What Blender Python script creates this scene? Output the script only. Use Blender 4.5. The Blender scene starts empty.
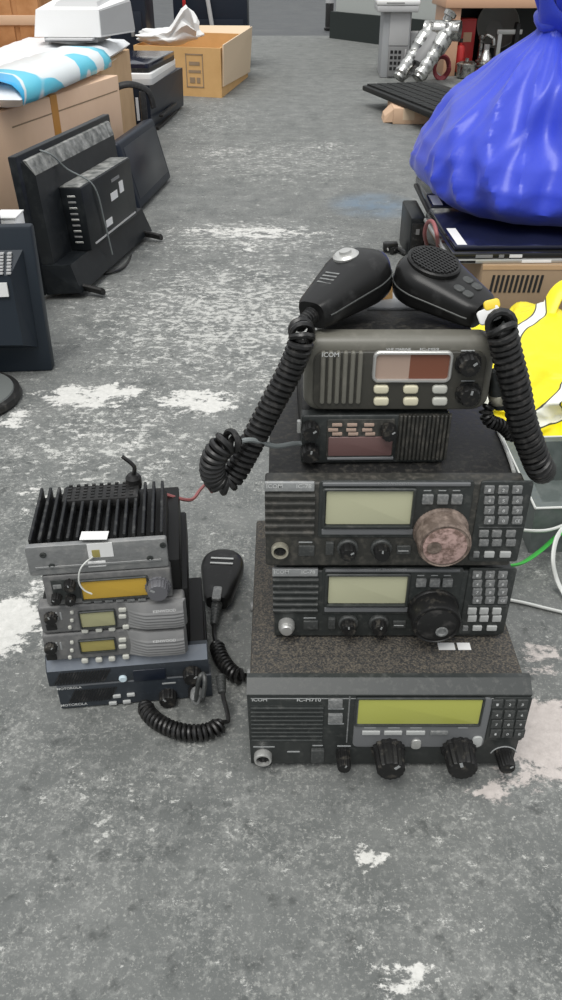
import bpy, bmesh, math, random
from math import sin, cos, pi, radians, atan2, sqrt
from mathutils import Vector, Matrix, noise, Quaternion
random.seed(7)
SC = bpy.context.scene
COL = SC.collection

# ------------------------------------------------------------------ camera
FPX, TH, CH = 800.0, radians(34.5), 0.745
cam = bpy.data.cameras.new('camera'); co = bpy.data.objects.new('camera', cam); COL.objects.link(co)
co.location = (0, 0, CH); co.rotation_euler = (pi/2 - TH, 0, 0)
cam.sensor_fit = 'VERTICAL'; cam.sensor_height = 36; cam.sensor_width = 36; cam.lens = FPX/1000*36
cam.clip_start = .02; cam.clip_end = 100
SC.camera = co
SC.view_settings.view_transform = 'Standard'; SC.view_settings.look = 'None'
SC.view_settings.gamma = 1; SC.view_settings.use_curve_mapping = False
SC.view_settings.exposure = 0.08

def ray(px, py):
    a = (px-281)/FPX; b = (py-500)/FPX
    return Vector((a, cos(TH)-b*sin(TH), -sin(TH)-b*cos(TH)))
def atz(px, py, z):
    r = ray(px, py); t = (z-CH)/r.z
    return Vector((r.x*t, r.y*t, z))
def aty(px, py, y):
    r = ray(px, py); t = y/r.y
    return Vector((r.x*t, y, CH+r.z*t))

# ------------------------------------------------------------------ materials
def mat(name, col, rough=.5, metal=0., dust=None, bump=None, spec=.5, coat=0., trans=0., obj=True):
    m = bpy.data.materials.new(name); m.use_nodes = True
    nt = m.node_tree; N = nt.nodes; L = nt.links
    b = N['Principled BSDF']
    b.inputs['Roughness'].default_value = rough; b.inputs['Metallic'].default_value = metal
    b.inputs['Specular IOR Level'].default_value = spec; b.inputs['Coat Weight'].default_value = coat
    b.inputs['Transmission Weight'].default_value = trans
    tc = N.new('ShaderNodeTexCoord')
    def nz(scale, detail=6, rg=.6):
        n = N.new('ShaderNodeTexNoise'); n.inputs['Scale'].default_value = scale
        n.inputs['Detail'].default_value = detail; n.inputs['Roughness'].default_value = rg
        L.new(tc.outputs['Object'], n.inputs['Vector']); return n
    if dust:
        # dust = (colour, noise scale, threshold low, threshold high, strength)
        dc, s, lo, hi, k = dust
        n = nz(s); mr = N.new('ShaderNodeMapRange')
        mr.inputs['From Min'].default_value = lo; mr.inputs['From Max'].default_value = hi
        mr.inputs['To Max'].default_value = k
        L.new(n.outputs['Fac'], mr.inputs['Value'])
        mx = N.new('ShaderNodeMix'); mx.data_type = 'RGBA'
        mx.inputs['A'].default_value = (*col, 1); mx.inputs['B'].default_value = (*dc, 1)
        L.new(mr.outputs['Result'], mx.inputs['Factor']); L.new(mx.outputs['Result'], b.inputs['Base Color'])
        r2 = N.new('ShaderNodeMapRange'); r2.inputs['To Min'].default_value = rough; r2.inputs['To Max'].default_value = min(1, rough+.45)
        L.new(mr.outputs['Result'], r2.inputs['Value']); L.new(r2.outputs['Result'], b.inputs['Roughness'])
    else:
        b.inputs['Base Color'].default_value = (*col, 1)
    if bump:
        n = nz(bump[1], 5); bp = N.new('ShaderNodeBump'); bp.inputs['Strength'].default_value = bump[0]
        bp.inputs['Distance'].default_value = .004
        L.new(n.outputs['Fac'], bp.inputs['Height']); L.new(bp.outputs['Normal'], b.inputs['Normal'])
    return m
def g(v, t=(1, 1, 1)): return tuple(v*x for x in t)
DUST = (.30, .27, .22)
M = {}
M['case'] = mat('dusty black metal case', g(.014), .45, dust=((.13, .12, .10), 160, .50, .80, .45), bump=(.15, 300))
M['case_heavy'] = mat('black case under brown dust', g(.022), .6, dust=((.17, .145, .11), 520, .44, .66, .80), bump=(.4, 300))
M['case_black'] = mat('plain black case', g(.008), .5)
M['black'] = mat('black plastic', g(.018), .42, dust=((.2, .19, .18), 90, .52, .85, .35))
M['black_gloss'] = mat('glossy black plastic', g(.012), .15)
M['rubber'] = mat('black rubber cord', g(.010), .34, dust=((.16, .15, .14), 140, .5, .85, .35))
M['mic'] = mat('black microphone plastic', g(.011), .30, dust=((.14, .14, .14), 60, .55, .9, .3))
M['knob'] = mat('dark knob plastic', g(.014), .4, dust=(DUST, 120, .55, .85, .4))
M['knob_worn'] = mat('worn brownish knob', (.115, .085, .068), .6, dust=((.42, .33, .28), 70, .42, .7, .75), bump=(.4, 150))
M['worn_patch'] = mat('bare pinkish metal worn patch', (.48, .33, .30), .5, dust=((.14, .09, .07), 130, .42, .62, .9), bump=(.3, 180))
M['face'] = mat('charcoal faceplate', (.030, .034, .033), .40, dust=((.2, .2, .185), 140, .52, .85, .4))
M['face_warm'] = mat('faded charcoal faceplate', (.036, .036, .032), .45, dust=((.22, .20, .17), 130, .48, .82, .5))
M['face_strip'] = mat('grey metallic brand strip', (.33, .34, .34), .45, .3, dust=((.55, .55, .52), 220, .5, .75, .6))
M['olive'] = mat('olive charcoal faceplate', (.050, .048, .040), .40, dust=((.18, .17, .14), 120, .55, .85, .35))
M['olive_edge'] = mat('highlighted olive rim', (.150, .145, .122), .40, dust=((.26, .245, .21), 90, .52, .8, .4))  # lighter than the faceplate: rim highlight painted into the olive colour
M['blueface'] = mat('blue black faceplate', (.026, .032, .040), .4, dust=((.14, .16, .18), 160, .55, .85, .35))
M['blue_strip'] = mat('blue grey top bevel', (.15, .17, .20), .45, dust=((.26, .27, .28), 120, .5, .85, .4))
M['ken'] = mat('mid grey faceplate', (.13, .13, .13), .5, dust=((.32, .31, .29), 90, .45, .8, .5))
M['ken_grille'] = mat('light grey ribbed grille', (.215, .215, .215), .5, dust=((.4, .39, .37), 60, .5, .85, .4))
M['alu'] = mat('dull cast aluminium', (.23, .235, .235), .5, .35, dust=((.42, .41, .39), 70, .48, .75, .5), bump=(.3, 120))
M['fin'] = mat('black dusty heatsink fins', (.016, .017, .018), .5, dust=((.22, .22, .21), 90, .5, .8, .35))
M['lcd_pale'] = mat('pale khaki liquid crystal', (.50, .50, .34), .3, spec=.4)
M['lcd_green'] = mat('yellow green liquid crystal', (.42, .435, .10), .3, spec=.4)
M['lcd_orange'] = mat('amber liquid crystal', (.52, .33, .045), .3)
M['lcd_ken'] = mat('green grey liquid crystal', (.36, .35, .20), .3)
M['lcd_ken_old'] = mat('mustard liquid crystal', (.33, .28, .09), .3)
M['lcd_red'] = mat('reddish brown display window', (.20, .075, .045), .22)
M['lcd_tan'] = mat('pinkish tan display window', (.42, .31, .25), .25)
M['lcd_mauve'] = mat('mauve brown display window', (.155, .09, .085), .25)
M['key'] = mat('grey keys', (.16, .165, .165), .5, dust=((.4, .4, .38), 300, .45, .7, .5))
M['key_dark'] = mat('dark keys', (.045, .048, .047), .45, dust=((.2, .2, .19), 300, .5, .8, .4))
M['key_light'] = mat('light grey keys', (.42, .43, .42), .5)
M['key_cream'] = mat('cream rubber keys', (.66, .62, .46), .5)
M['key_white'] = mat('white keys', (.52, .52, .47), .5)
M['silver'] = mat('brushed silver', (.55, .55, .53), .35, .6)
M['chrome'] = mat('chrome', (.50, .50, .48), .22, 1., dust=((.06, .06, .06), 26, .5, .6, .8))
M['brass'] = mat('tarnished nickel ring', (.60, .57, .46), .35, .7)
M['panel_grey'] = mat('grey display surround', (.15, .155, .16), .4)
M['print'] = mat('white print', (.62, .63, .62), .6)
M['print_grey'] = mat('faded grey print', (.30, .31, .31), .6)
M['paper'] = mat('white paper', (.75, .75, .74), .75)
M['tape'] = mat('orange packing tape', (.60, .27, .05), .35)
M['card'] = mat('brown cardboard', (.55, .36, .20), .8, dust=((.40, .25, .13), 8, .4, .75, .5))
M['card_yellow'] = mat('yellow tan cardboard', (.66, .40, .165), .75, dust=((.50, .28, .10), 6, .4, .75, .5))
M['card_in'] = mat('pale cardboard flap', (.68, .53, .37), .8)
M['card_pink'] = mat('pinkish tan cardboard', (.62, .42, .28), .8)
M['card_dark'] = mat('dusty brown cardboard', (.32, .225, .14), .8, dust=((.22, .16, .10), 14, .4, .75, .5))
M['orange_wood'] = mat('orange brown box', (.46, .22, .085), .6, dust=((.30, .12, .035), 9, .42, .7, .8))
M['wood'] = mat('pinkish laminate wood', (.60, .36, .23), .45)
M['white_plastic'] = mat('off white plastic', (.87, .87, .86), .4)
M['white_side'] = mat('light grey plastic', (.50, .50, .50), .45)
M['poly'] = mat('white plastic wrap', (.88, .90, .92), .3, bump=(.35, 30))
M['dark_slot'] = mat('dark recess', g(.012), .8)
M['tv'] = mat('black TV shell', (.010, .012, .014), .36, dust=((.10, .11, .11), 30, .5, .85, .25))
M['tv_dusty'] = mat('grey dusty ledge', (.10, .105, .10), .6, dust=((.42, .42, .40), 40, .38, .68, .85))
M['navy'] = mat('navy black plastic', (.012, .017, .028), .4)
M['navy_screen'] = mat('dark blue black screen', (.010, .014, .024), .28)
M['crt'] = mat('blue black monitor plastic', (.018, .025, .034), .45)
M['lap'] = mat('glossy navy lid', (.010, .012, .028), .12)
M['keyboard'] = mat('matt black keyboard', (.014, .015, .015), .6)
M['red'] = mat('red plastic', (.50, .03, .03), .4)
M['grey_pl'] = mat('grey plastic', (.22, .22, .22), .5)
M['tower'] = mat('grey tower plastic', (.36, .37, .38), .5)
M['wallgrey'] = mat('pale grey wall', (.42, .44, .42), .8)
M['skirt'] = mat('dark green black base', (.012, .018, .016), .5)
M['green'] = mat('green strap', (.05, .42, .06), .5)
M['cordw'] = mat('white cord', (.62, .63, .60), .6)
M['wire_grey'] = mat('grey wire', (.20, .22, .22), .45)
M['wire_red'] = mat('reddish wire', (.30, .10, .10), .5)
M['tray'] = mat('grey green plastic tray', (.10, .118, .112), .4, dust=((.22, .24, .23), 40, .45, .8, .5))

def bluebag():
    m = mat('blue plastic bag', (.035, .065, .60), .36, spec=.5, bump=(.3, 26)); b = m.node_tree.nodes['Principled BSDF']
    b.inputs['Subsurface Weight'].default_value = .0
    b.inputs['Sheen Weight'].default_value = .15
    return m
M['blue'] = bluebag()

def yellowbag():
    m = mat('yellow printed plastic', (.88, .74, .01), .38, bump=(.3, 28))
    nt = m.node_tree; N = nt.nodes; L = nt.links; b = N['Principled BSDF']; tc = N.new('ShaderNodeTexCoord')
    mp = N.new('ShaderNodeMapping'); mp.inputs['Rotation'].default_value = (0, radians(20), radians(35)); L.new(tc.outputs['Object'], mp.inputs['Vector'])
    w = N.new('ShaderNodeTexWave'); w.inputs['Scale'].default_value = 2.6; w.inputs['Distortion'].default_value = 7; w.inputs['Detail'].default_value = 1; w.inputs['Detail Scale'].default_value = 1.2
    L.new(mp.outputs['Vector'], w.inputs['Vector'])
    def ramp(stops):
        r = N.new('ShaderNodeValToRGB'); r.color_ramp.interpolation = 'LINEAR'
        e = r.color_ramp.elements
        while len(e) < len(stops): e.new(.5)
        for el, (p, c) in zip(e, stops): el.position = p; el.color = (*c, 1)
        L.new(w.outputs['Fac'], r.inputs['Fac']); return r
    Y = (.86, .72, .01); W = (.84, .84, .74); K = (.03, .035, .03)
    r = ramp([(0, W), (.05, W), (.06, K), (.085, K), (.095, Y), (1, Y)])
    L.new(r.outputs['Color'], b.inputs['Base Color'])
    return m
M['yellow'] = yellowbag()

def printpack():
    m = mat('blue and white printed film', (.8, .8, .8), .3, bump=(.15, 20))
    nt = m.node_tree; N = nt.nodes; L = nt.links; b = N['Principled BSDF']; tc = N.new('ShaderNodeTexCoord')
    n = N.new('ShaderNodeTexNoise'); n.inputs['Scale'].default_value = 2.6; n.inputs['Detail'].default_value = 0
    mp = N.new('ShaderNodeMapping'); mp.inputs['Scale'].default_value = (1.6, 1.0, 1.5); mp.inputs['Rotation'].default_value = (0, 0, radians(-38))
    L.new(tc.outputs['Object'], mp.inputs['Vector']); L.new(mp.outputs['Vector'], n.inputs['Vector'])
    r = N.new('ShaderNodeValToRGB'); e = r.color_ramp.elements
    st = [(.38, (.03, .28, .66)), (.46, (.05, .50, .80)), (.465, (.80, .85, .86)), (.48, (.80, .85, .86)), (.485, (.12, .62, .78)), (.60, (.10, .60, .80)), (.605, (.80, .85, .86))]
    while len(e) < len(st): e.new(.5)
    for el, (p, c) in zip(e, st): el.position = p; el.color = (*c, 1)
    L.new(n.outputs['Fac'], r.inputs['Fac']); L.new(r.outputs['Color'], b.inputs['Base Color'])
    return m
M['pack'] = printpack()

WEAR = []      # worn areas of the paint: attribute name, list of (x, y, radius x, radius y, turn, amount)
def floor_mat():
    m = bpy.data.materials.new('worn painted concrete'); m.use_nodes = True
    nt = m.node_tree; N = nt.nodes; L = nt.links; b = N['Principled BSDF']
    b.inputs['Specular IOR Level'].default_value = .35
    tc = N.new('ShaderNodeTexCoord')
    def math_(op, a, c=None, clamp=False):
        n = N.new('ShaderNodeMath'); n.operation = op; n.use_clamp = clamp
        for i, v in enumerate((a, c)):
            if v is None: continue
            if isinstance(v, (int, float)): n.inputs[i].default_value = v
            else: L.new(v, n.inputs[i])
        return n.outputs[0]
    def nz(scale, detail=8, rg=.62, sc=(1, 1, 1), dist=0.):
        mp = N.new('ShaderNodeMapping'); mp.inputs['Scale'].default_value = sc; L.new(tc.outputs['Object'], mp.inputs['Vector'])
        n = N.new('ShaderNodeTexNoise'); n.inputs['Scale'].default_value = scale; n.inputs['Detail'].default_value = detail
        n.inputs['Roughness'].default_value = rg; n.inputs['Distortion'].default_value = dist; L.new(mp.outputs['Vector'], n.inputs['Vector']); return n.outputs['Fac']
    def mr(v, lo, hi, a=0., c=1.):
        n = N.new('ShaderNodeMapRange'); n.inputs['From Min'].default_value = lo; n.inputs['From Max'].default_value = hi
        n.inputs['To Min'].default_value = a; n.inputs['To Max'].default_value = c; L.new(v, n.inputs['Value']); return n.outputs['Result']
    def mix(f, a, c):
        n = N.new('ShaderNodeMix'); n.data_type = 'RGBA'; L.new(f, n.inputs['Factor'])
        for k, v in (('A', a), ('B', c)):
            if isinstance(v, tuple): n.inputs[k].default_value = (*v, 1)
            else: L.new(v, n.inputs[k])
        return n.outputs['Result']
    def patches(pl):
        nm = 'wear_%d' % len(WEAR); WEAR.append((nm, pl))
        a = N.new('ShaderNodeAttribute'); a.attribute_name = nm; return a.outputs['Fac']
    def P(px, py, wpx, hpx, k, rot=0):
        a = atz(px, py, 0); l = atz(px-wpx, py, 0); r = atz(px+wpx, py, 0); t = atz(px, py-hpx, 0); bt = atz(px, py+hpx, 0)
        return (a.x, a.y, (r.x-l.x)/2, (t.y-bt.y)/2, rot, k)
    # base paint: mottled dark grey with fine pale scuffs
    big = nz(1.3, 4, .55); med = nz(9, 8, .65); fine = nz(95, 10, .74); finer = nz(330, 4, .6)
    base = mix(mr(med, .32, .72), (.092, .099, .096), (.182, .188, .180))
    base = mix(mr(big, .35, .7, 0, .40), base, (.165, .170, .166))
    sc_bias = math_('MULTIPLY', math_('SUBTRACT', nz(14, 8, .7), .5), .42)
    mid = patches([P(235, 315, 190, 80, .15), P(110, 440, 150, 70, .11), P(280, 160, 130, 30, .09), P(245, 238, 140, 26, .12), P(210, 120, 60, 30, .07), P(60, 610, 80, 90, .10), P(420, 880, 170, 90, .035), P(130, 790, 140, 60, .05)])
    scuff = mr(math_('ADD', math_('ADD', fine, math_('MULTIPLY', sc_bias, .7)), math_('MULTIPLY', mid, .35)), .50, .70)
    base = mix(math_('MULTIPLY', scuff, .58), base, (.36, .365, .345))
    fleck = mr(math_('ADD', math_('ADD', nz(48, 12, .80, (.85, 1.15, 1)), math_('MULTIPLY', mid, .75)), math_('MULTIPLY', sc_bias, .5)), .60, .635)
    base = mix(math_('MULTIPLY', fleck, .8), base, (.56, .56, .53))
    sc2 = mr(math_('ADD', nz(230, 6, .68), math_('MULTIPLY', sc_bias, .6)), .55, .63)
    base = mix(math_('MULTIPLY', sc2, .45), base, (.44, .44, .41))
    spk = mr(math_('ADD', finer, math_('MULTIPLY', sc_bias, .4)), .60, .72)
    base = mix(math_('MULTIPLY', spk, .45), base, (.42, .42, .40))
    dk = mr(nz(38, 6, .6), .58, .68)
    base = mix(math_('MULTIPLY', dk, .6), base, (.050, .054, .053))
    # chipped paint: bare pale screed
    pw = patches([P(95, 395, 80, 20, .25, 4), P(200, 402, 58, 18, .27), P(30, 352, 60, 25, .10), P(250, 232, 110, 11, .20, -3), P(250, 245, 22, 12, .19), P(225, 152, 60, 9, .15), P(330, 146, 50, 7, .14),
                  P(12, 622, 42, 52, .30), P(60, 585, 40, 30, .14), P(362, 856, 36, 26, .23), P(402, 978, 55, 36, .25), P(470, 985, 40, 25, .14), P(18, 418, 30, 18, .2), P(250, 265, 40, 24, .10), P(110, 300, 30, 30, .1), P(70, 760, 60, 30, .11), P(180, 850, 60, 26, .06), P(170, 690, 60, 40, .05), P(330, 330, 60, 60, .09), P(190, 290, 80, 40, .10), P(120, 430, 90, 40, .12), P(340, 215, 60, 30, .07), P(260, 200, 80, 30, .07), P(240, 120, 80, 25, .08), P(110, 800, 90, 30, .09), P(420, 850, 80, 40, .09), P(60, 880, 80, 40, .06), P(300, 930, 90, 40, .07), P(25, 500, 50, 40, .12)])
    pp = patches([P(545, 740, 85, 62, .31, 20), P(490, 795, 42, 16, .27), P(545, 660, 40, 30, .2)])
    edge = math_('ADD', math_('MULTIPLY', nz(24, 10, .74, (.8, 1.2, 1), .3), .72), math_('MULTIPLY', fine, .28))
    cw = mr(math_('ADD', edge, pw), .655, .695)
    cp = mr(math_('ADD', edge, pp), .655, .70)
    base = mix(cw, base, mix(mr(fine, .3, .7), (.50, .50, .47), (.70, .69, .66)))
    base = mix(cp, base, mix(mr(fine, .3, .7), (.42, .38, .355), (.60, .55, .52)))
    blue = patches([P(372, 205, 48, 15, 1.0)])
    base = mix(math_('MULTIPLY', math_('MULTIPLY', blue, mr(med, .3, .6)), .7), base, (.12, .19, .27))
    # dark stain streak in front
    L.new(base, b.inputs['Base Color'])
    L.new(mr(fine, .3, .7, .55, .85), b.inputs['Roughness'])
    bp = N.new('ShaderNodeBump'); bp.inputs['Strength'].default_value = .35; bp.inputs['Distance'].default_value = .003
    h = math_('SUBTRACT', math_('ADD', fine, math_('MULTIPLY', finer, .4)), math_('MULTIPLY', math_('MAXIMUM', cw, cp), .5))
    L.new(h, bp.inputs['Height']); L.new(bp.outputs['Normal'], b.inputs['Normal'])
    return m
for k_ in ('tv', 'navy', 'crt', 'mic', 'fin', 'case_black', 'keyboard', 'black', 'knob', 'case'):
    M[k_].node_tree.nodes['Principled BSDF'].inputs['Specular IOR Level'].default_value = .28
M['floor'] = floor_mat()
M['floor_far'] = mat('dark wet floor', (.06, .064, .068), .55, dust=((.12, .125, .125), 3, .4, .7, .8))

# ------------------------------------------------------------------ mesh builder
class MB:
    def __init__(s): s.bm = bmesh.new()
    def add(s, verts, faces, mx=None):
        vs = [s.bm.verts.new(mx @ Vector(v) if mx else Vector(v)) for v in verts]
        for f in faces:
            try: s.bm.faces.new([vs[i] for i in f])
            except ValueError: pass
        return s
    def box(s, x0, x1, y0, y1, z0, z1, bev=0., seg=2, mx=None):
        t = bmesh.new(); bmesh.ops.create_cube(t, size=1)
        for v in t.verts: v.co = Vector(((x0+x1)/2+v.co.x*(x1-x0), (y0+y1)/2+v.co.y*(y1-y0), (z0+z1)/2+v.co.z*(z1-z0)))
        if bev: bmesh.ops.bevel(t, geom=t.edges[:], offset=bev, segments=seg, affect='EDGES', profile=.5)
        return s.merge(t, mx)
    def merge(s, t, mx=None):
        t.verts.index_update()
        vs = [s.bm.verts.new(mx @ v.co if mx else v.co) for v in t.verts]
        for f in t.faces:
            try: s.bm.faces.new([vs[v.index] for v in f.verts])
            except ValueError: pass
        t.free(); return s
    def hexa(s, p):   # 8 points: bottom ring 4, top ring 4
        return s.add(p, [(3, 2, 1, 0), (4, 5, 6, 7), (0, 1, 5, 4), (1, 2, 6, 5), (2, 3, 7, 6), (3, 0, 4, 7)])
    def loft(s, rings, cap=True, closed=True):
        n = len(rings[0]); vs = [[s.bm.verts.new(Vector(p)) for p in r] for r in rings]
        for a, b in zip(vs, vs[1:]):
            for i in range(n if closed else n-1):
                j = (i+1) % n
                try: s.bm.faces.new((a[i], a[j], b[j], b[i]))
                except ValueError: pass
        if cap:
            s.bm.faces.new(list(reversed(vs[0]))); s.bm.faces.new(vs[-1])
        return s
    def lathe(s, prof, mx=None, seg=24, ridge=0, amp=0.):
        rings = []
        for r, h in prof:
            ring = []
            for i in range(seg):
                a = 2*pi*i/seg; rr = r*(1+(amp*cos(ridge*a) if ridge else 0))
                p = Vector((rr*cos(a), rr*sin(a), h)); ring.append(mx @ p if mx else p)
            rings.append(ring)
        return s.loft(rings)
    def tube(s, pts, r, seg=8, flat=1.):
        pts = [Vector(p) for p in pts]; n = len(pts); rings = []; up = None
        for i, p in enumerate(pts):
            d = (pts[min(i+1, n-1)]-pts[max(i-1, 0)]).normalized()
            if up is None: up = d.orthogonal().normalized()
            else:
                up = up-d*up.dot(d)
                up = up.normalized() if up.length > 1e-6 else d.orthogonal().normalized()
            sd = d.cross(up); rr = r[i] if isinstance(r, (list, tuple)) else r
            rings.append([p+up*(rr*flat*cos(2*pi*k/seg))+sd*(rr*sin(2*pi*k/seg)) for k in range(seg)])
        return s.loft(rings)
    def slab(s, u0, u1, z0, z1, y0, y1, r=.002, ch=.0, seg=4, mx=None, chz=None):
        """rounded rectangle in XZ, from y0 (front, smaller) to y1 (back), chamfer ch on the front edge"""
        def rr(i):
            q = max(r-i, .0002); o = []
            for cx, cz, a0 in ((u1-r if r > i else u1-i-q, z1-r if r > i else z1-i-q, 0), (u0+r if r > i else u0+i+q, z1-r if r > i else z1-i-q, 90), (u0+r if r > i else u0+i+q, z0+r if r > i else z0+i+q, 180), (u1-r if r > i else u1-i-q, z0+r if r > i else z0+i+q, 270)):
                for k in range(seg+1):
                    a = radians(a0+90*k/seg); o.append((cx+q*cos(a), cz+q*sin(a)))
            return o
        rings = [[(u, y1, z) for u, z in rr(0)]]
        if ch:
            for k in range(4):
                a = pi/2*k/3; rings.append([(u, y0+ch*(1-sin(a)), z) for u, z in rr(ch*(1-cos(a)))])
        else: rings.append([(u, y0, z) for u, z in rr(0)])
        if mx: rings = [[mx @ Vector(p) for p in q] for q in rings]
        return s.loft(rings)
    def frame(s, u0, u1, z0, z1, t, y0, y1, r=.002, seg=4):
        def rr(i):
            q = max(r-i, .0003); o = []
            for cx, cz, a0 in ((u1-i-q, z1-i-q, 0), (u0+i+q, z1-i-q, 90), (u0+i+q, z0+i+q, 180), (u1-i-q, z0+i+q, 270)):
                for k in range(seg+1):
                    a = radians(a0+90*k/seg); o.append((cx+q*cos(a), cz+q*sin(a)))
            return o
        rings = [[(u, y1, z) for u, z in rr(0)], [(u, y0+t*.3, z) for u, z in rr(0)], [(u, y0, z) for u, z in rr(t*.3)], [(u, y0, z) for u, z in rr(t*.8)], [(u, y1, z) for u, z in rr(t)]]
        return s.loft(rings, cap=False)
    def text(s, body, u0, u1, zc, y=-.0004, hmax=None, mx=None):
        """flat lettering on the XZ plane facing -Y, fitted to the span u0..u1, centred on height zc"""
        cu = bpy.data.curves.new('t', 'FONT'); cu.body = body; cu.size = 1; cu.resolution_u = 3; cu.extrude = 0; cu.offset = .012
        o = bpy.data.objects.new('t', cu); me = bpy.data.meshes.new_from_object(o)
        xs = [v.co.x for v in me.vertices]; ys = [v.co.y for v in me.vertices]
        k = (u1-u0)/(max(xs)-min(xs)); kz = k
        if hmax: kz = hmax/(max(ys)-min(ys))
        cy = (max(ys)+min(ys))/2; x0 = min(xs)
        vs = [Vector((u0+(v.co.x-x0)*k, y, zc+(v.co.y-cy)*kz)) for v in me.vertices]
        if mx: vs = [mx @ v for v in vs]
        s.add(vs, [tuple(p.vertices) for p in me.polygons])
        bpy.data.objects.remove(o); bpy.data.curves.remove(cu); bpy.data.meshes.remove(me)
        return s
    def build(s, name, m, parent=None, label=None, smooth=True, ang=35, fix=True):
        bm = s.bm
        if fix: bmesh.ops.recalc_face_normals(bm, faces=bm.faces[:])
        me = bpy.data.meshes.new(name); bm.to_mesh(me); bm.free()
        me.materials.append(M[m] if isinstance(m, str) else m)
        if smooth:
            for p in me.polygons: p.use_smooth = True
            me.set_sharp_from_angle(angle=radians(ang))
        o = bpy.data.objects.new(name, me); COL.objects.link(o)
        if parent: o.parent = parent
        if label: o['label'] = label
        return o
def tag(o, label, cat, group=None, kind=None):
    o['label'] = label; o['category'] = cat
    if group: o['group'] = group
    if kind: o['kind'] = kind
    return o
def thing(name, label, cat, loc=(0, 0, 0), rz=0., group=None, rx=0., ry=0.):
    o = bpy.data.objects.new(name, None); COL.objects.link(o); o.location = loc; o.rotation_euler = (rx, ry, rz)
    o.empty_display_size = .05
    return tag(o, label, cat, group)
def struct(name, mb, m):
    o = mb.build(name, m); o['kind'] = 'structure'; return o
ROTK = Matrix.Rotation(pi/2, 4, 'X')     # lathe axis +z -> -y

class Radio:
    """Frame of a radio: origin at the middle of the lower front edge, x right, y into the body, z up."""
    def __init__(s, name, label, x, y, z, yaw, group=None, cat='radio'):
        s.o = thing(name, label, cat, (x, y, z), yaw, group); s.p = Vector((x, y, z)); s.a = yaw
    def uv(s, px, py, off=0.):
        r = ray(px, py); n = Vector((-sin(s.a), cos(s.a), 0)); c = Vector((0, 0, CH)); q = s.p+n*off
        t = (q-c).dot(n)/r.dot(n); d = c+r*t-s.p
        return d.x*cos(s.a)+d.y*sin(s.a), d.z
    def rect(s, x0, y0, x1, y1, off=0.):
        xm, ym = (x0+x1)/2, (y0+y1)/2
        return s.uv(x0, ym, off)[0], s.uv(x1, ym, off)[0], s.uv(xm, y1, off)[1], s.uv(xm, y0, off)[1]
    def pad(s, name, m, x0, y0, x1, y1, h=.0015, r=.001, ch=.0005, y1_=.001, base=0., label=None, parent=None):
        u0, u1, z0, z1 = s.rect(x0, y0, x1, y1, base)
        r = min(r, (u1-u0)/2.05, (z1-z0)/2.05)
        return MB().slab(u0, u1, z0, z1, base-h, base+y1_, r, min(ch, r*.9)).build(name, m, parent or s.o, label)
    def keys(s, xs, ys, w, h, m, hh=.0015, legend=None, name='key', base=0.):
        out = []
        for j, py in enumerate(ys):
            for i, px in enumerate(xs[j] if isinstance(xs[0], (list, tuple)) else xs):
                k = s.pad(name, m, px-w/2, py-h/2, px+w/2, py+h/2, hh, .0009, .0005, base=base); out.append(k)
                if legend:
                    t = legend[j][i] if j < len(legend) and i < len(legend[j]) else ''
                    if t:
                        u, z = s.uv(px, py, base)
                        hgt = .0036; wd = min(.0062, .0024*len(t))
                        MB().text(t, u-wd/2, u+wd/2, z, base-hh-.0002, hgt).build('legend', 'print', k)
        return out
    def text(s, body, x0, x1, py, off=0., m='print', hmax=None, parent=None, y=-.0004):
        u0, z = s.uv(x0, py, off); u1, _ = s.uv(x1, py, off)
        return MB().text(body, u0, u1, z, off+y, hmax).build('lettering', m, parent or s.o, fix=False)
    def knob(s, px, py, r, ln, m='knob', name='knob', ridge=14, amp=.05, skirt=1.0, base=0., mark=True, label=None, tipm=None, taper=.92):
        """px, py: where the knob's axis meets the panel"""
        u, z = s.uv(px, py, base); mx = Matrix.Translation((u, base, z)) @ ROTK
        pr = [(r*skirt, -.001), (r*skirt, ln*.12), (r*skirt*.97, ln*.18), (r, ln*.2), (r*taper, ln*.93), (r*taper*.93, ln), (r*taper*.2, ln)]
        k = MB().lathe(pr, mx, seg=max(24, ridge*4), ridge=ridge, amp=amp).build(name, m, s.o, label)
        if mark:
            MB().box(-r*.10, r*.10, r*.35, r*.84*taper, ln-.0002, ln+.0004, mx=mx @ Matrix.Rotation(radians(random.uniform(-60, 60)), 4, 'Z')).build('pointer_mark', 'print_grey', k)
        return k, mx
    def jack(s, px, py, r, m='brass', h=.006, name='microphone_socket', pins=True):
        u, z = s.uv(px, py); mx = Matrix.Translation((u, 0, z)) @ ROTK
        j = MB().lathe([(r, -.001), (r, h*.7), (r*.94, h), (r*.74, h), (r*.70, h*.3), (r*.1, h*.3)], mx, 28).build(name, m, s.o)
        b = MB()
        b.lathe([(r*.66, .0005), (r*.66, h*.55), (r*.1, h*.55)], mx, 20)
        if pins:
            for k in range(6): b.lathe([(r*.10, h*.5), (r*.10, h*.75), (r*.02, h*.75)], mx @ Matrix.Translation((r*.4*cos(k*1.05), r*.4*sin(k*1.05), 0)), 8)
        b.build('socket_insert', 'black', j)
        return j
    def led(s): pass
def screws(r, pts, m='silver', rad=.0025):
    for u, y, z in pts:
        MB().lathe([(rad, -.0005), (rad, .0006), (rad*.6, .0012), (rad*.1, .0012)], Matrix.Translation((u, y, z)) @ ROTK, 12).build('screw', m, r.o)

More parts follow.
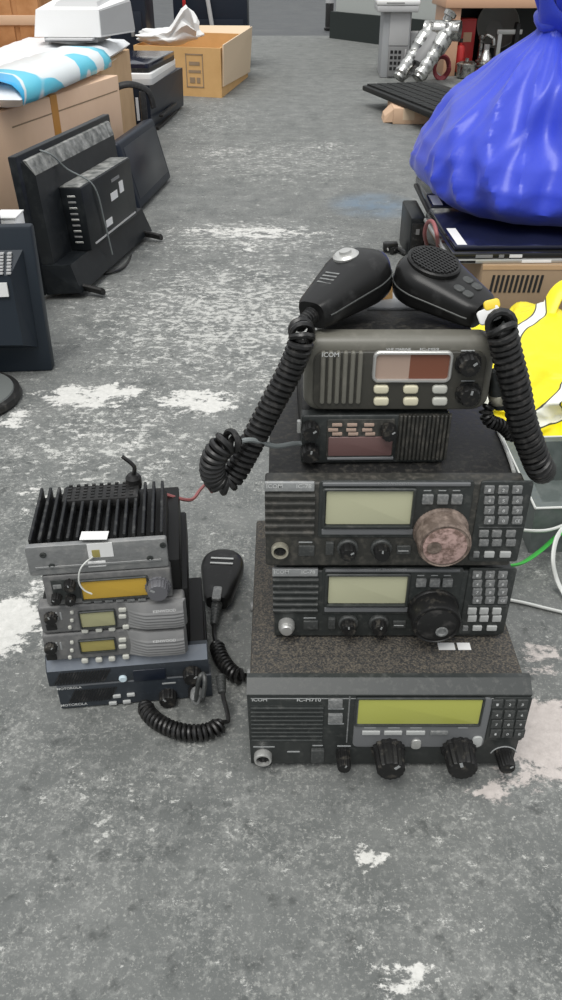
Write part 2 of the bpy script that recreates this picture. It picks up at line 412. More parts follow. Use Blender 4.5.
def coil_pts(path, R, pitch, per=12):
    """helix wound about a polyline path"""
    P = [Vector(p) for p in path]
    # resample with Catmull-Rom
    C = []
    for i in range(len(P)-1):
        p0 = P[max(i-1, 0)]; p1 = P[i]; p2 = P[i+1]; p3 = P[min(i+2, len(P)-1)]
        for k in range(24):
            t = k/24; C.append(.5*((2*p1)+(p2-p0)*t+(2*p0-5*p1+4*p2-p3)*t*t+(3*p1-p0-3*p2+p3)*t**3))
    C.append(P[-1])
    L = [0]
    for a, b in zip(C, C[1:]): L.append(L[-1]+(b-a).length)
    n = int(L[-1]/pitch*per); out = []; up = None; j = 0
    for i in range(n+1):
        d = L[-1]*i/n
        while j < len(L)-2 and L[j+1] < d: j += 1
        f = (d-L[j])/max(L[j+1]-L[j], 1e-9); p = C[j].lerp(C[j+1], f)
        tg = (C[min(j+2, len(C)-1)]-C[max(j-1, 0)]).normalized()
        if up is None: up = tg.orthogonal().normalized()
        up = (up-tg*up.dot(tg)).normalized(); sd = tg.cross(up); a = 2*pi*i/per
        e = min(1, i/per, (n-i)/per); Rr = R*(.15+.85*e)
        out.append(p+up*Rr*cos(a)+sd*Rr*sin(a))
    return out
def smooth(path, n=10):
    P = [Vector(p) for p in path]; C = []
    for i in range(len(P)-1):
        p0 = P[max(i-1, 0)]; p1 = P[i]; p2 = P[i+1]; p3 = P[min(i+2, len(P)-1)]
        for k in range(n):
            t = k/n; C.append(.5*((2*p1)+(p2-p0)*t+(2*p0-5*p1+4*p2-p3)*t*t+(3*p1-p0-3*p2+p3)*t**3))
    C.append(P[-1]); return C
def strain(p, q, r0, r1, n=7):
    """ribbed strain relief boot between two points"""
    p, q = Vector(p), Vector(q); pts = []; rs = []
    for i in range(n*3+1):
        t = i/(n*3); pts.append(p.lerp(q, t)); rs.append((r0+(r1-r0)*t)*(1.0 if i % 3 else .82))
    return pts, rs

# ================================================================== SETTING
def floor_mesh():
    def steps(a, b, c, d, f, e):
        o = [a]; v = b
        while v < c: o.append(v); v += f
        while v < d: o.append(v); v += e
        return o+[d]
    xs = steps(-6, -1.4, 1.4, 6, .02, .5); ys = steps(-1.5, .15, 3.2, 9.75, .02, .08)
    q = MB(); vs = [[q.bm.verts.new((x, y, 0)) for x in xs] for y in ys]
    for a, b in zip(vs, vs[1:]):
        for k in range(len(xs)-1): q.bm.faces.new((a[k], a[k+1], b[k+1], b[k]))
    # slab edges
    ed = [vs[0][0], vs[0][-1], vs[-1][-1], vs[-1][0]]
    lo = [q.bm.verts.new((v.co.x, v.co.y, -.1)) for v in ed]; q.bm.faces.new(list(reversed(lo)))
    o = q.build('floor', 'floor', smooth=False, fix=False); o['kind'] = 'structure'
    me = o.data
    for nm, pl in WEAR:
        at = me.attributes.new(nm, 'FLOAT', 'POINT')
        vals = []
        for v in me.vertices:
            best = 0
            for (x, y, rx, ry, rot, k) in pl:
                c_, s_ = cos(radians(rot)), sin(radians(rot)); dx, dy = v.co.x-x, v.co.y-y
                d = ((dx*c_+dy*s_)/rx)**2+((-dx*s_+dy*c_)/ry)**2
                if d < 1: best = max(best, (1-d)*k)
            vals.append(best)
        at.data.foreach_set('value', vals)
floor_mesh()
struct('floor_far', MB().box(-6, 6, 9.75, 24, -.1, -.006), 'floor_far')
# pale wall with a dark base at the far right, standing end-on to the aisle
w0 = atz(335, 38, 0); w1 = atz(440, 52, 0); dv = (w1-w0).normalized(); nv = Vector((-dv.y, dv.x, 0))
if nv.y < 0: nv = -nv
def slab_wall(a, b, th, z0, z1, front=0.):
    a2, b2 = a-nv*front, b-nv*front
    p = [a2, b2, b2+nv*(th+front), a2+nv*(th+front)]
    return MB().hexa([(v.x, v.y, z0) for v in p]+[(v.x, v.y, z1) for v in p])
we = w0+dv*3.2
struct('wall_right', slab_wall(w0, we, .15, 0, 2.6), 'wallgrey')
struct('baseboard_right', slab_wall(w0-dv*.03, we, .15, 0, .235, .05), 'skirt')
struct('wall_back', MB().box(-6, 6, 23.9, 24, -.006, 3), 'wallgrey')

# ================================================================== LARGE BOTTOM TRANSCEIVER
R = Radio('marine_transceiver', 'largest black transceiver with long yellow-green display at the bottom of the right stack', .1105, .5604, 0, 0)
r = R; W2 = .1455
b = MB().box(-.143, .143, .018, .30, .006, .122, .003); b.box(-.140, .140, .0505, .0525, .1215, .1228, .0004, 1); b.build('case', 'case_heavy', r.o)
for sx in (-.12, .12):
    for sy in (.03, .27): MB().lathe([(.009, 0), (.010, .002), (.009, .0065), (.001, .0065)], Matrix.Translation((sx, sy, 0)), 16).build('foot', 'rubber', r.o)
for k_, (yy_, zz_) in enumerate(((.06, .085), (.17, .085), (.06, .045), (.17, .045))):
    MB().lathe([(.0065, -.001), (.006, .004), (.005, .005), (.003, .005), (.0025, .004), (.001, .004)], Matrix.Translation((-.143, yy_, zz_)) @ Matrix.Rotation(-pi/2, 4, 'Y'), 20).build('side_foot', 'key', r.o, 'grey round foot on the side')
fp = MB()
prof = [(.018, .006), (.002, .006), (0, .009), (0, .1165), (-.0015, .1185), (-.0015, .1205), (.012, .131), (.018, .131)]   # y,z section
fp.loft([[(u*(1 if z > .05 else .985), y, z) for y, z in prof] for u in (-W2, W2)])
fp.build('faceplate', 'face', r.o)
MB().box(-W2+.004, W2-.004, -.0006, .001, .1128, .1136).build('trim_line', 'print_grey', r.o)
for k in range(9):
    pass
gr = MB()
u0, u1, z0, z1 = r.rect(251, 705, 323, 741)
gr.slab(u0, u1, z0, z1, -.0006, .001, .001)
for k in range(9):
    zz = z0+(z1-z0)*(k+.5)/9
    gr.box(u0, u1, -.0024, 0, zz-.0011, zz+.0011, .0004, 1)
gr.build('speaker_grille', 'face', r.o)
r.text('ICOM', 252, 267, 699.5); r.text('IC-M710', 297, 321, 699.5)
r.text('HF MARINE TRANSCEIVER', 396, 446, 698.5, m='print_grey')
r.pad('button', 'key', 328, 698, 342.5, 706, .003); r.pad('button', 'key', 328, 713, 342.5, 721, .003)
r.pad('key_label', 'print_grey', 328, 708, 344, 709.5, .0004); r.pad('key_label', 'print_grey', 328, 723, 344, 724.5, .0004)
r.pad('divider', 'key', 347.5, 694, 349, 742, .0012)
# display surround
r.pad('display_surround', 'panel_grey', 354, 697, 488, 746, .0016, .006, .001)
u0, u1, z0, z1 = r.rect(356, 698, 482, 725, -.0016)
MB().frame(u0-.001, u1+.001, z0-.001, z1+.001, .0022, -.0034, -.001, .002).build('display_frame', 'face', r.o)
r.pad('display', 'lcd_green', 358, 699.5, 480.5, 723.5, .0006, .0015, .0002, base=-.0016)
for x0, x1 in ((362, 380), (384, 402), (406, 425), (430, 448)):
    r.pad('soft_key', 'key_light' if x0 < 425 else 'key', x0, 730.5, x1, 734, .0018, base=-.0016)
for x0, x1 in ((364, 376), (388, 400), (410, 422), (458, 468)):
    r.pad('key_label', 'print_grey', x0, 727.2, x1, 728.6, .0003, base=-.0016)
r.pad('indicator_lamp', 'silver', 411, 739, 421, 748, .002, .0045, .0008, base=-.0016)
r.pad('round_button', 'key_light', 472, 736, 482, 746, .002, .0045, .0008, base=-.0016)
# white stickers on top of the case, in front of the set above
for x0_, x1_ in ((.060, .078), (.081, .095)): MB().box(x0_, x1_, .060, .0705, .1215, .1226).build('paper_sticker', 'paper', r.o, 'white sticker on top')
# lower strip
r.jack(263, 755, .0098, 'silver', .008)
r.pad('key_label', 'print_grey', 253, 746.3, 275, 747.5, .0003); r.pad('key_label', 'print_grey', 287, 751, 300, 752.5, .0003)
r.pad('power_switch', 'key_dark', 311, 748, 324, 760, .004); r.pad('key_label', 'print_grey', 312, 745, 323, 746.2, .0003)
def bigknob(px, py, rad, ln, skirt, **k): return r.knob(px, py, rad, ln, 'knob', skirt=skirt, ridge=16, amp=.045, **k)
r.pad('key_label', 'print_grey', 337, 745.5, 351, 746.8, .0003)
bigknob(343, 752, .0075, .022, 1.0, name='volume_knob')
bigknob(388, 748, .0158, .030, 1.12, name='channel_knob')
bigknob(458, 747, .0164, .030, 1.12, name='channel_knob')
bigknob(503, 752, .0090, .022, 1.0, name='clarifier_knob')
uu, zz = r.uv(503, 755)
arc = [(uu+.0145*cos(radians(a)), -.0005, zz+.0145*sin(radians(a))) for a in range(20, 165, 8)]
MB().tube(arc, .0007, 6).build('dial_arc', 'print_grey', r.o)
r.pad('keypad_panel', 'face', 489, 697, 527, 740, .001, .003, .0006)
r.keys([[497, 509.5, 522], [496.5, 509, 521.5], [496, 508, 520], [495, 507, 519]], [703, 713.5, 723, 732.5], 10.5, 8, 'key_dark', .0022,
       [['1', '2', '3'], ['4', '5', '6'], ['7', '8', '9'], ['.', '0', 'E']], 'keypad_key', base=-.001)

# ================================================================== TWO MATCHING HF TRANSCEIVERS
def hf(label, x, y, z, foot, fh, ox, oy, kx, worn, dusty):
    """ox,oy,kx map the photo layout of the upper set onto this one"""
    r = Radio('hf_transceiver', label, x, y, z, 0)
    W = .1238
    MB().box(-.1205, .1205, .016, .225, foot, foot+fh-.003, .003).build('case', dusty, r.o)
    for sx in (-.095, .095):
        for sy in (.03, .2): MB().lathe([(.008, 0), (.009, .002), (.008, foot+.0005), (.001, foot+.0005)], Matrix.Translation((sx, sy, 0)), 16).build('foot', 'rubber', r.o)
    MB().slab(-W, W, foot, foot+fh, 0, .018, .003, .003).build('faceplate', 'face_warm' if worn else 'face', r.o)
    X = lambda px: ox+(px-263)*kx
    Yv = lambda py: oy(py)
    def pd(name, m, x0, y0, x1, y1, *a, **k): return r.pad(name, m, X(x0), Yv(y0), X(x1), Yv(y1), *a, **k)
    pd('brand_strip', 'face_strip', 264, 481.5, 314, 490.5, .0022, .001, .0008)
    r.text('ICOM', X(266), X(282), Yv(486), -.0022, 'print'); r.text('IC-78', X(296), X(311), Yv(486), -.0022, 'print')
    u0, u1, z0, z1 = r.rect(X(264.5), Yv(492), X(314), Yv(536))
    q = MB().slab(u0, u1, z0, z1, -.0006, .001, .001)
    for k in range(6):
        zz = z1+(z0-z1)*(k+.5)/6; h = (z1-z0)/6*.28
        q.loft([[(u, y_, zz+dz) for y_, dz in ((.0005, -h*1.3), (-.0030, -h*.5), (-.0034, h*.5), (.0005, h*1.3))] for u in (u0, u1)])
    q.build('speaker_grille', 'face_warm' if worn else 'face', r.o)
    r.jack(X(279.5), Yv(549), .0088, 'brass' if worn else 'silver', .006 if worn else .008, pins=worn)
    if not worn:
        u, z_ = r.uv(X(279.5), Yv(549))
        MB().lathe([(.0076, .002), (.0076, .010), (.0060, .0125), (.0008, .0130)], Matrix.Translation((u, 0, z_)) @ ROTK, 24).build('socket_cap', 'silver', r.o, 'silvery dust cap on the socket')
    pd('headphone_socket', 'key_dark', 298, 545, 314, 555, .002)
    pd('key_label', 'print_grey', 298, 541.6, 312, 543, .0004)
    # display block
    pd('display_surround', 'face', 318, 480.5, 470, 537, .0012, .004, .0008)
    pd('top_ridge', 'panel_grey', 322, 481.5, 470, 485, .003, .0012, .001)
    r.text('HF TRANSCEIVER', X(378), X(412), Yv(483.3), -.003, 'print_grey')
    u0, u1, z0, z1 = r.rect(X(321.5), Yv(487), X(414), Yv(527), -.0012)
    MB().frame(u0, u1, z0, z1, .0032, -.0048, -.0005, .003).build('display_frame', 'face', r.o)
    pd('display', 'lcd_pale', 325.5, 490.5, 411.5, 523.8, .0008, .0015, .0002, base=-.0012)
    pd('lower_ridge', 'panel_grey', 321, 528, 412, 533.5, .0025, .001, .0008)
    for x0, x1 in ((322, 334), (340, 362), (370, 412)): pd('key_label', 'print_grey', x0, 535.4, x1, 536.6, .0006)
    for px in (427, 442, 456): pd('button', 'key', px-5.5, 494, px+5.5, 503, .0028, base=-.0012)
    for px in (427, 442, 456): pd('key_label', 'print_grey', px-4, 490, px+4, 491.3, .0003, base=-.0012)
    pd('power_button', 'key_dark', 325, 541, 333, 553, .0035)
    for px, n in ((347, 'volume_knob'), (380.5, 'squelch_knob')):
        r.knob(X(px), Yv(547), .0082, .0145, 'knob', n, 12, .05, 1.0)
        u, z_ = r.uv(X(px), Yv(547))
        MB().lathe([(.0108, -.0005), (.0108, .003), (.0095, .0042), (.001, .0042)], Matrix.Translation((u, 0, z_)) @ ROTK, 28).build('knob_collar', 'key_dark', r.o)
    pd('button', 'key_dark', 396, 545, 410, 553, .0025); pd('key_label', 'print_grey', 397, 549, 408, 550, .0030)
    # tuning dial
    u, z_ = r.uv(X(440), Yv(530)); mx = Matrix.Translation((u, 0, z_)) @ ROTK
    rd = .0258
    d = MB().lathe([(rd*1.06, -.001), (rd*1.06, .002), (rd*1.02, .004), (rd, .0045), (rd, .0245), (rd*.965, .0265), (rd*.93, .027), (rd*.90, .026), (.001, .026)], mx, 96, 48, .006).build('tuning_dial', 'knob_worn' if worn else 'knob', r.o, 'worn brown tuning dial' if worn else None)
    if worn:
        MB().lathe([(rd*.82, 0.0255), (rd*.82, 0.0271), (rd*.76, 0.0275), (.001, 0.0275)], mx, 40).build('dial_face', 'worn_patch', d)
        MB().lathe([(.0068, 0.0270), (.0072, 0.0283), (.005, 0.0287), (.001, 0.0279)], mx @ Matrix.Translation((-.0105, -.0005, 0)), 24).build('finger_dimple', 'knob_worn', d)
    else:
        MB().lathe([(rd*.80, 0.0255), (rd*.80, 0.0267), (rd*.76, 0.0270), (.001, 0.0270)], mx, 40).build('dial_face', 'black', d)
        MB().lathe([(.0062, 0.0265), (.0066, 0.0281), (.0048, 0.0283), (.0036, 0.0273), (.001, 0.0271)], mx @ Matrix.Translation((.006, -.0085, 0)), 24).build('finger_dimple', 'key', d)
    # keypad wing
    pd('keypad_panel', 'face', 474, 481, 525, 561, .0012, .003, .0008)
    r.keys([[X(488.5), X(502.5), X(516.5)]]*4, [Yv(v) for v in (489, 499.5, 509.5, 519.5)], 10*kx, 7.6*kx, 'key', .0022,
           [['1', '2', '3'], ['4', '5', '6'], ['7', '8', '9'], ['.', '0', 'CE']], 'keypad_key', base=-.0012)
    pd('divider', 'key_dark', 478, 526, 522, 527.2, .002)
    r.keys([[X(483), X(496), X(510)]]*2, [Yv(v) for v in (533, 542)], 9.5*kx, 6.4*kx, 'key' if worn else 'key_light', .0022, name='function_key', base=-.0012)
    for px, w in ((475.5, 6), (488.5, 10), (504.5, 11)): pd('function_key', 'key' if px < 480 else 'key_light', px-w/2, 551, px+w/2, 556.5, .0022, base=-.0012)
    return r
lo_y = lambda py: 568+(py-481.5)*(67.5/82)
hl = hf('black HF transceiver with dark tuning dial, second from the bottom of the right stack', .1165, .6385, .122, .002, .0935, 271.5, lo_y, 240.5/264.0, False, 'case')
ZU = .2156
hu = hf('black HF transceiver with worn brown tuning dial, third from the bottom of the right stack', .1085, .632, ZU, .013, .1015, 263.5, lambda py: py, 1.0, True, 'case')
ZT = ZU+.013+.1015-.003   # top of the upper case

# white labels lying on the big set under the lower transceiver
# ================================================================== SMALL RADIO WITH BROWN WINDOW
p = aty(374, 461, .667)
r = Radio('mobile_radio', 'small black mobile radio with mauve-brown window, between the olive radio and the HF sets', .0905, .671, ZT, radians(1))
HD = .0555
MB().box(-.070, .070, .012, .15, 0, HD, .002).build('case', 'case', r.o)
MB().slab(-.071, .071, .001, HD-.001, 0, .014, .003, .002).build('faceplate', 'face', r.o)
r.pad('mount_screw', 'silver', 297, 420, 301, 432, .0025)
r.pad('display', 'lcd_mauve', 328, 436, 392, 455, .0022, .002, .0008)
r.pad('display_surround', 'face_warm', 326.5, 419, 393.5, 458, .0012, .002, .0005)
r.pad('lower_ridge', 'panel_grey', 327, 456.2, 393, 458.6, .003, .0008, .0006)
for j, (py, xs) in enumerate(((424, (337, 352, 369)), (429, (333, 351, 367)), (433, (337, 353, 370)))):
    for px in xs: r.pad('button', mat('amber lit key legend %d%d' % (j, px), (.30, .17, .10), .5) if False else 'lcd_tan', px-5, py-1.4, px+5, py+1.4, .0026, .0006, .0003)
for py, n in ((428, 'volume_knob'), (450, 'squelch_knob')): r.knob(310, py, .0085, .013, 'knob', n, 12, .06)
r.knob(388, 428.5, .0078, .014, 'knob', 'channel_knob', 12, .06)
u0, u1, z0, z1 = r.rect(397, 414, 449, 458)
q = MB().slab(u0, u1, z0, z1, -.001, .001, .001)
for k in range(13):
    uu = u0+(u1-u0)*(k+.5)/13; q.box(uu-.0012, uu+.0012, -.0045, 0, z0, z1, .0005, 1)
q.build('speaker_grille', 'face_warm', r.o)
r.pad('microphone_socket', 'key_dark', 303, 457, 318, 461, .003)

# ================================================================== OLIVE MARINE RADIO ON TOP
ZE = ZT+HD
r = Radio('marine_radio', 'olive-grey marine radio with ribbed speaker and cream keys, topmost radio of the right stack', .1085, .676, ZE, 0)
HE = .0755
MB().box(-.070, .070, .014, .135, .002, HE-.003, .004).build('case', 'case', r.o)
for sx in (-.05, .05):
    for sy in (.03, .115): MB().lathe([(.006, 0), (.006, .0025), (.001, .0025)], Matrix.Translation((sx, sy, 0)), 12).build('foot', 'rubber', r.o)
MB().slab(-.0875, .0875, .001, HE, -.003, .018, .015, .0085, 8).build('rim', 'olive_edge', r.o)
MB().slab(-.0790, .0790, .0055, HE-.0115, -.0065, .0, .011, .0015, 8).build('faceplate', 'olive', r.o)
FB = -.0065
u0, u1, z0, z1 = r.rect(319, 351, 363, 403, FB)
q = MB()
for k in range(6):
    uu = u0+(u1-u0)*(k+.5)/6; q.slab(uu-.0022, uu+.0022, z0, z1, FB-.0032, FB+.001, .002, .0014)
q.build('speaker_grille', 'olive_edge', r.o)
r.text('ICOM', 322, 339, 354.5, FB-.0034, 'print')
u0, u1, z0, z1 = r.rect(372.5, 350.5, 452, 381.5, FB)
MB().frame(u0, u1, z0, z1, .0032, FB-.0032, FB+.0005, .006, 6).build('display_frame', 'silver', r.o)
u0, u1, z0, z1 = r.rect(375.5, 353.5, 449.5, 378.5, FB)
fr = .46
MB().slab(u0, u0+(u1-u0)*fr, z0, z1, FB-.0006, FB+.001, .001).build('display', 'lcd_tan', r.o, 'pinkish pale left half of the display')
MB().slab(u0+(u1-u0)*fr, u1, z0, z1, FB-.0006, FB+.001, .001).build('display', 'lcd_red', r.o, 'reddish brown right half of the display')
r.text('VHF MARINE', 386, 411, 349.0, FB-.0004, 'print', .0022); r.text('IC-M59', 420, 439, 349.0, FB-.0004, 'print', .0022)
for j, py in enumerate((388.5, 400.5)):
    for i, px in enumerate((381, 410.5, 439.5)):
        r.pad('key', 'key_cream' if i < 2 else 'key_white', px-7.5, py-4, px+7.5, py+4, .0036, .0030, .0016, base=FB)
for py, n in ((363, 'volume_knob'), (393, 'squelch_knob')):
    r.knob(468, py, .0098, .011, 'knob', n, 14, .05, 1.22, base=FB)
for py in (351, 381): r.pad('key_label', 'print_grey', 461, py-.6, 475, py+.6, .0004, base=FB)
MB().box(-.024, .030, .075, .128, HE-.0035, HE-.001, .0005).build('label_plate', 'tower', r.o, 'grey plate on top of the case')

# ================================================================== HAND MICROPHONES
def mic_body(tail, head, w0, w1, t0, t1, up, n=22, seg=28):
    """egg shaped hand microphone lofted from cord end to round head; returns frame (origin, X along, Y side, Z up)"""
    tail, head = Vector(tail), Vector(head); ax = (head-tail); L = ax.length; ax.normalize()
    up = (Vector(up)-ax*Vector(up).dot(ax)).normalized(); sd = up.cross(ax).normalized()
    rings = []; rb = []
    for i in range(n+1):
        t = i/n
        w = (w0+(w1-w0)*min(1, (t/.62))**1.1)
        if t > .70: w *= sqrt(max(.0004, 1-((t-.70)/.30)**2.2))
        if t < .06: w *= .80+.2*(t/.06)
        th = (t0+(t1-t0)*min(1, t/.65))
        if t > .78: th *= sqrt(max(.05, 1-.75*((t-.78)/.22)**2))
        c = tail+ax*(L*t); ring = []
        for k in range(seg):
            a = 2*pi*k/seg; e = 2/3.2
            ca, sa = cos(a), sin(a)
            ring.append(c+sd*(w/2*abs(ca)**e*(1 if ca >= 0 else -1))+up*(th/2*abs(sa)**e*(1 if sa >= 0 else -1)))
        rings.append(ring)
    return rings, tail, ax, sd, up, L
# ---- left microphone, back upwards with a clip stud
tail = tuple(atz(312, 315, .4735)); head = tuple(atz(376, 263, .495))
lm = thing('hand_microphone', 'black hand microphone lying back up with a metal clip stud, left one atop the stack', 'microphone', tail)
def loc(o, rings): return [[Vector(p)-Vector(o.location) for p in q] for q in rings]
rings, T, ax, sd, up, L = mic_body(tail, head, .036, .064, .026, .046, (-.22, -.10, 1))
MB().loft(loc(lm, rings)).build('body', 'mic', lm, ang=50)
F = Matrix(((ax.x, sd.x, up.x, 0), (ax.y, sd.y, up.y, 0), (ax.z, sd.z, up.z, 0), (0, 0, 0, 1)))
MB().lathe([(.0125, .019), (.0125, .0235), (.010, .0255), (.006, .0255), (.0055, .028), (.001, .0283)], F @ Matrix.Translation((L*.68, .008, 0)), 24).build('clip_stud', 'silver', lm, 'dull metal clip stud')
q = MB()
for k in range(4): q.box(L*.27+k*.0045, L*.27+k*.0045+.002, -.004, .012, .0125+.001*k*.3, .0172+.0008*k, mx=F)
q.build('raised_label', 'key', lm)
# seam line around the body
seam = [r_[0] for r_ in loc(lm, rings)][1:-1]; seam2 = [r_[14] for r_ in loc(lm, rings)][1:-1]
MB().tube(seam, .0009, 6).tube(seam2, .0009, 6).build('seam', 'key_dark', lm)
ptt = MB().slab(-.018, .018, -.007, .007, -.004, .004, .006, .003, mx=F @ Matrix.Translation((L*.42, -.0215, 0)) @ Matrix.Rotation(radians(-10), 4, 'Z')).build('talk_button', 'black_gloss', lm)
c0 = Vector(tail); c1 = c0-ax*.020
pp_, rr_ = strain(c0+ax*.002-c0, c1-c0, .0085, .0058); MB().tube(pp_, rr_, 12).build('strain_relief', 'rubber', lm)
path = [c1, aty(302, 338, .655), aty(291, 368, .652), aty(270, 408, .645), aty(248, 450, .635), aty(234, 474, .628), aty(223, 483, .622), aty(213, 474, .618), aty(214, 458, .612), aty(226, 443, .612), aty(238, 442, .618)]
cp_ = [v-c0 for v in coil_pts(path, .0092, .0058, 14)]
MB().tube(cp_, .0030, 7).build('coiled_cord', 'rubber', lm)
wp = smooth([path[-1], aty(252, 440, .625), aty(275, 446, .645), Vector((.0125, .668, .352)), Vector((.0195, .672, .350))], 10)
MB().tube([v-c0 for v in wp], .0024, 8).build('cord_end', 'wire_grey', lm)

# ---- right microphone, grille upwards
tail = tuple(atz(483, 313, .4710)); head = tuple(atz(403, 265, .494))
rm = thing('hand_microphone', 'black hand microphone lying with its oval grille up, right one atop the stack', 'microphone', tail)
rings, T, ax, sd, up, L = mic_body(tail, head, .040, .068, .026, .042, (.05, -.22, 1))
MB().loft(loc(rm, rings)).build('body', 'mic', rm, ang=50)
F = Matrix(((ax.x, sd.x, up.x, 0), (ax.y, sd.y, up.y, 0), (ax.z, sd.z, up.z, 0), (0, 0, 0, 1)))
gm = F @ Matrix.Translation((L*.66, 0, 0)) @ Matrix.Diagonal((1.0, .88, 1, 1))
gq = MB().lathe([(.0265, .0180), (.0265, .0216), (.025, .0228), (.0228, .0224), (.001, .0218)], gm, 40)
for k in range(-5, 6):
    hw = sqrt(max(0, .0225**2-(k*.004)**2))
    gq.box(-hw, hw, k*.004-.0009, k*.004+.0009, .0213, .0236, mx=gm)
    gq.box(k*.004-.0007, k*.004+.0007, -hw, hw, .0213, .0234, mx=gm)
gq.build('grille', 'mic', rm)
seam = [r_[0] for r_ in loc(rm, rings)][1:-1]; seam2 = [r_[14] for r_ in loc(rm, rings)][1:-1]
MB().tube(seam, .0009, 6).tube(seam2, .0009, 6).build('seam', 'key_dark', rm)
for (fx, fy) in ((.30, -.008), (.19, -.008), (.27, .009), (.17, .008)):
    MB().slab(-.0055, .0055, -.0045, .0045, -.0015, .0025, .004, .001, mx=F @ Matrix.Translation((L*fx, fy, .0158-.010*(.3-fx))) @ Matrix.Rotation(-pi/2, 4, 'X')).build('button', 'key_dark', rm)
c0 = Vector(tail); c1 = c0-ax*.022
pp_, rr_ = strain(c0+ax*.002-c0, c1-c0, .0090, .0062); MB().tube(pp_, rr_, 12).build('strain_relief', 'rubber', rm)
path = [c1, aty(501, 326, .658), aty(506, 350, .654), aty(515, 385, .650), aty(522, 420, .648), aty(531, 446, .648), aty(538, 464, .650), aty(542, 470, .672), aty(536, 458, .690)]
MB().tube([v-c0 for v in coil_pts(path, .0108, .0062, 14)], .0033, 7).build('coiled_cord', 'rubber', rm)
wp = smooth([path[-1], Vector((.246, .70, .36)), Vector((.228, .715, .372)), Vector((.206, .70, .385)), Vector((.200, .695, .40))], 8)
MB().tube([v-c0 for v in wp], .0026, 8).build('cord_end', 'rubber', rm)
# plug and hooked spare coil at the olive radio's right side
pl = thing('cord_plug', 'dusty dark plug with metal ring and short coil beside the olive radio', 'plug', aty(499, 392, .69))
pb = Vector(pl.location)
q = MB().lathe([(.0085, -.016), (.0095, -.012), (.0095, .004), (.0075, .010), (.005, .024), (.001, .026)], Matrix.Rotation(radians(-20), 4, 'Y'), 20); q.build('boot', 'face', pl)
MB().lathe([(.0102, -.010), (.0112, -.008), (.0112, -.002), (.0100, 0), (.0096, 0), (.0096, -.010)], Matrix.Rotation(radians(-20), 4, 'Y'), 24).build('ring', 'brass', pl)
path = [aty(492, 404, .685), aty(486, 412, .683), aty(490, 421, .683), aty(500, 425, .687), aty(508, 432, .69), aty(514, 440, .69)]
MB().tube([v-pb for v in coil_pts(path, .0052, .0045, 12)], .0019, 6).build('coiled_cord', 'rubber', pl)
# yellow-white strap wrapped at the right microphone
tg = thing('cable_tag', 'white and yellow tag tied at the right microphone cord', 'tag', aty(490, 314, .675))
MB().slab(-.011, .009, -.007, .006, -.002, .002, .003, .001, mx=Matrix.Rotation(radians(-25), 4, 'Y') @ Matrix.Rotation(radians(-30), 4, 'X')).build('tag_card', 'paper', tg)
MB().slab(-.004, .010, .003, .012, -.0025, .001, .003, .001, mx=Matrix.Rotation(radians(-15), 4, 'Y') @ Matrix.Rotation(radians(-30), 4, 'X')).build('tag_band', mat('yellow tag film', (.85, .62, .04), .4), tg)
pt = thing('paper_tag', 'small tan paper tag standing between the two microphones', 'tag', tuple(atz(387, 301, ZE+HE-.003)))
MB().slab(-.007, .006, 0, .017, -.0006, .0006, .001, mx=Matrix.Rotation(radians(18), 4, 'Z') @ Matrix.Rotation(radians(-12), 4, 'X')).build('card', 'card_yellow', pt)
MB().tube([(0, 0, .014), (.002, .001, .019), (-.003, .003, .021)], .0006, 6).build('string', 'cordw', pt)

# ================================================================== LEFT STACK
YA = radians(6.4); SU = Vector((cos(YA), sin(YA), 0)); P0 = Vector((-.2606, .6429, 0)); NV = Vector((-sin(YA), cos(YA), 0))
def srad(name, label, s0, s1, z, off=0., dyaw=0.):
    c = P0+SU*((s0+s1)/2)+NV*off
    return Radio(name, label, c.x, c.y, z, YA+radians(dyaw)), (s1-s0)/2
# lower and upper blue-black sets
def moto(label, s0, s1, z, h, lower):
    r, w = srad('two_way_radio', label, s0, s1, z)
    MB().box(-w+.006, w-.003, .014, .132, .001, h, .002).build('case', 'case_black', r.o)
    fp = MB()
    if lower: prof = [(.016, 0), (.004, 0), (0, .003), (0, h-.002), (.002, h), (.016, h)]
    else: prof = [(.016, 0), (.001, 0), (0, .002), (0, h-.015), (.010, h), (.016, h)]
    fp.loft([[(u, y, z_) for y, z_ in prof] for u in (-w, w)]).build('faceplate', 'blueface', r.o)
    if not lower:
        MB().hexa([(-w+.001, -.0006, h-.0148), (w-.001, -.0006, h-.0148), (w-.001, .0096, h+.0004), (-w+.001, .0096, h+.0004)] + [(-w+.001, .001, h-.0158), (w-.001, .001, h-.0158), (w-.001, .011, h-.0006), (-w+.001, .011, h-.0006)]).build('bevel_strip', 'blue_strip', r.o)
    return r
r = moto('lower blue-black two-way radio with two knobs, on the floor under the left stack', 0, .179, 0, .040, True)
u0, u1, z0, z1 = r.rect(66, 693, 118, 704)
def hatch(r, u0, u1, z0, z1, n, m='black'):
    q = MB()
    for k in range(n):
        a = u0+(u1-u0)*(k+.15)/n; b_ = a+(u1-u0)/n*.45
        dx = .5*(z1-z0)
        q.hexa([(a, -.0014, z0), (b_, -.0014, z0), (b_, .001, z0), (a, .001, z0), (a+dx, -.0014, z1), (b_+dx, -.0014, z1), (b_+dx, .001, z1), (a+dx, .001, z1)])
    return q.build('speaker_grille', m, r.o)
hatch(r, -.080, -.030, .012, .032, 16)
r.text('MOTOROLA', 61, 88, 705.5, 0, 'print')
for px, py in ((117, 695.5), (131, 694), (113, 702.5), (127, 701)): r.pad('key', 'key_light', px-4, py-1.3, px+4, py+1.3, .0024, .001)
r.knob(168, 694.5, .0105, .013, 'knob', 'volume_knob', 14, .05)
u, z_ = r.uv(196, 690); MB().lathe([(.0095, -.001), (.0095, .009), (.008, .011), (.001, .011)], Matrix.Translation((u, 0, z_)) @ ROTK, 20).build('microphone_socket', 'black', r.o)
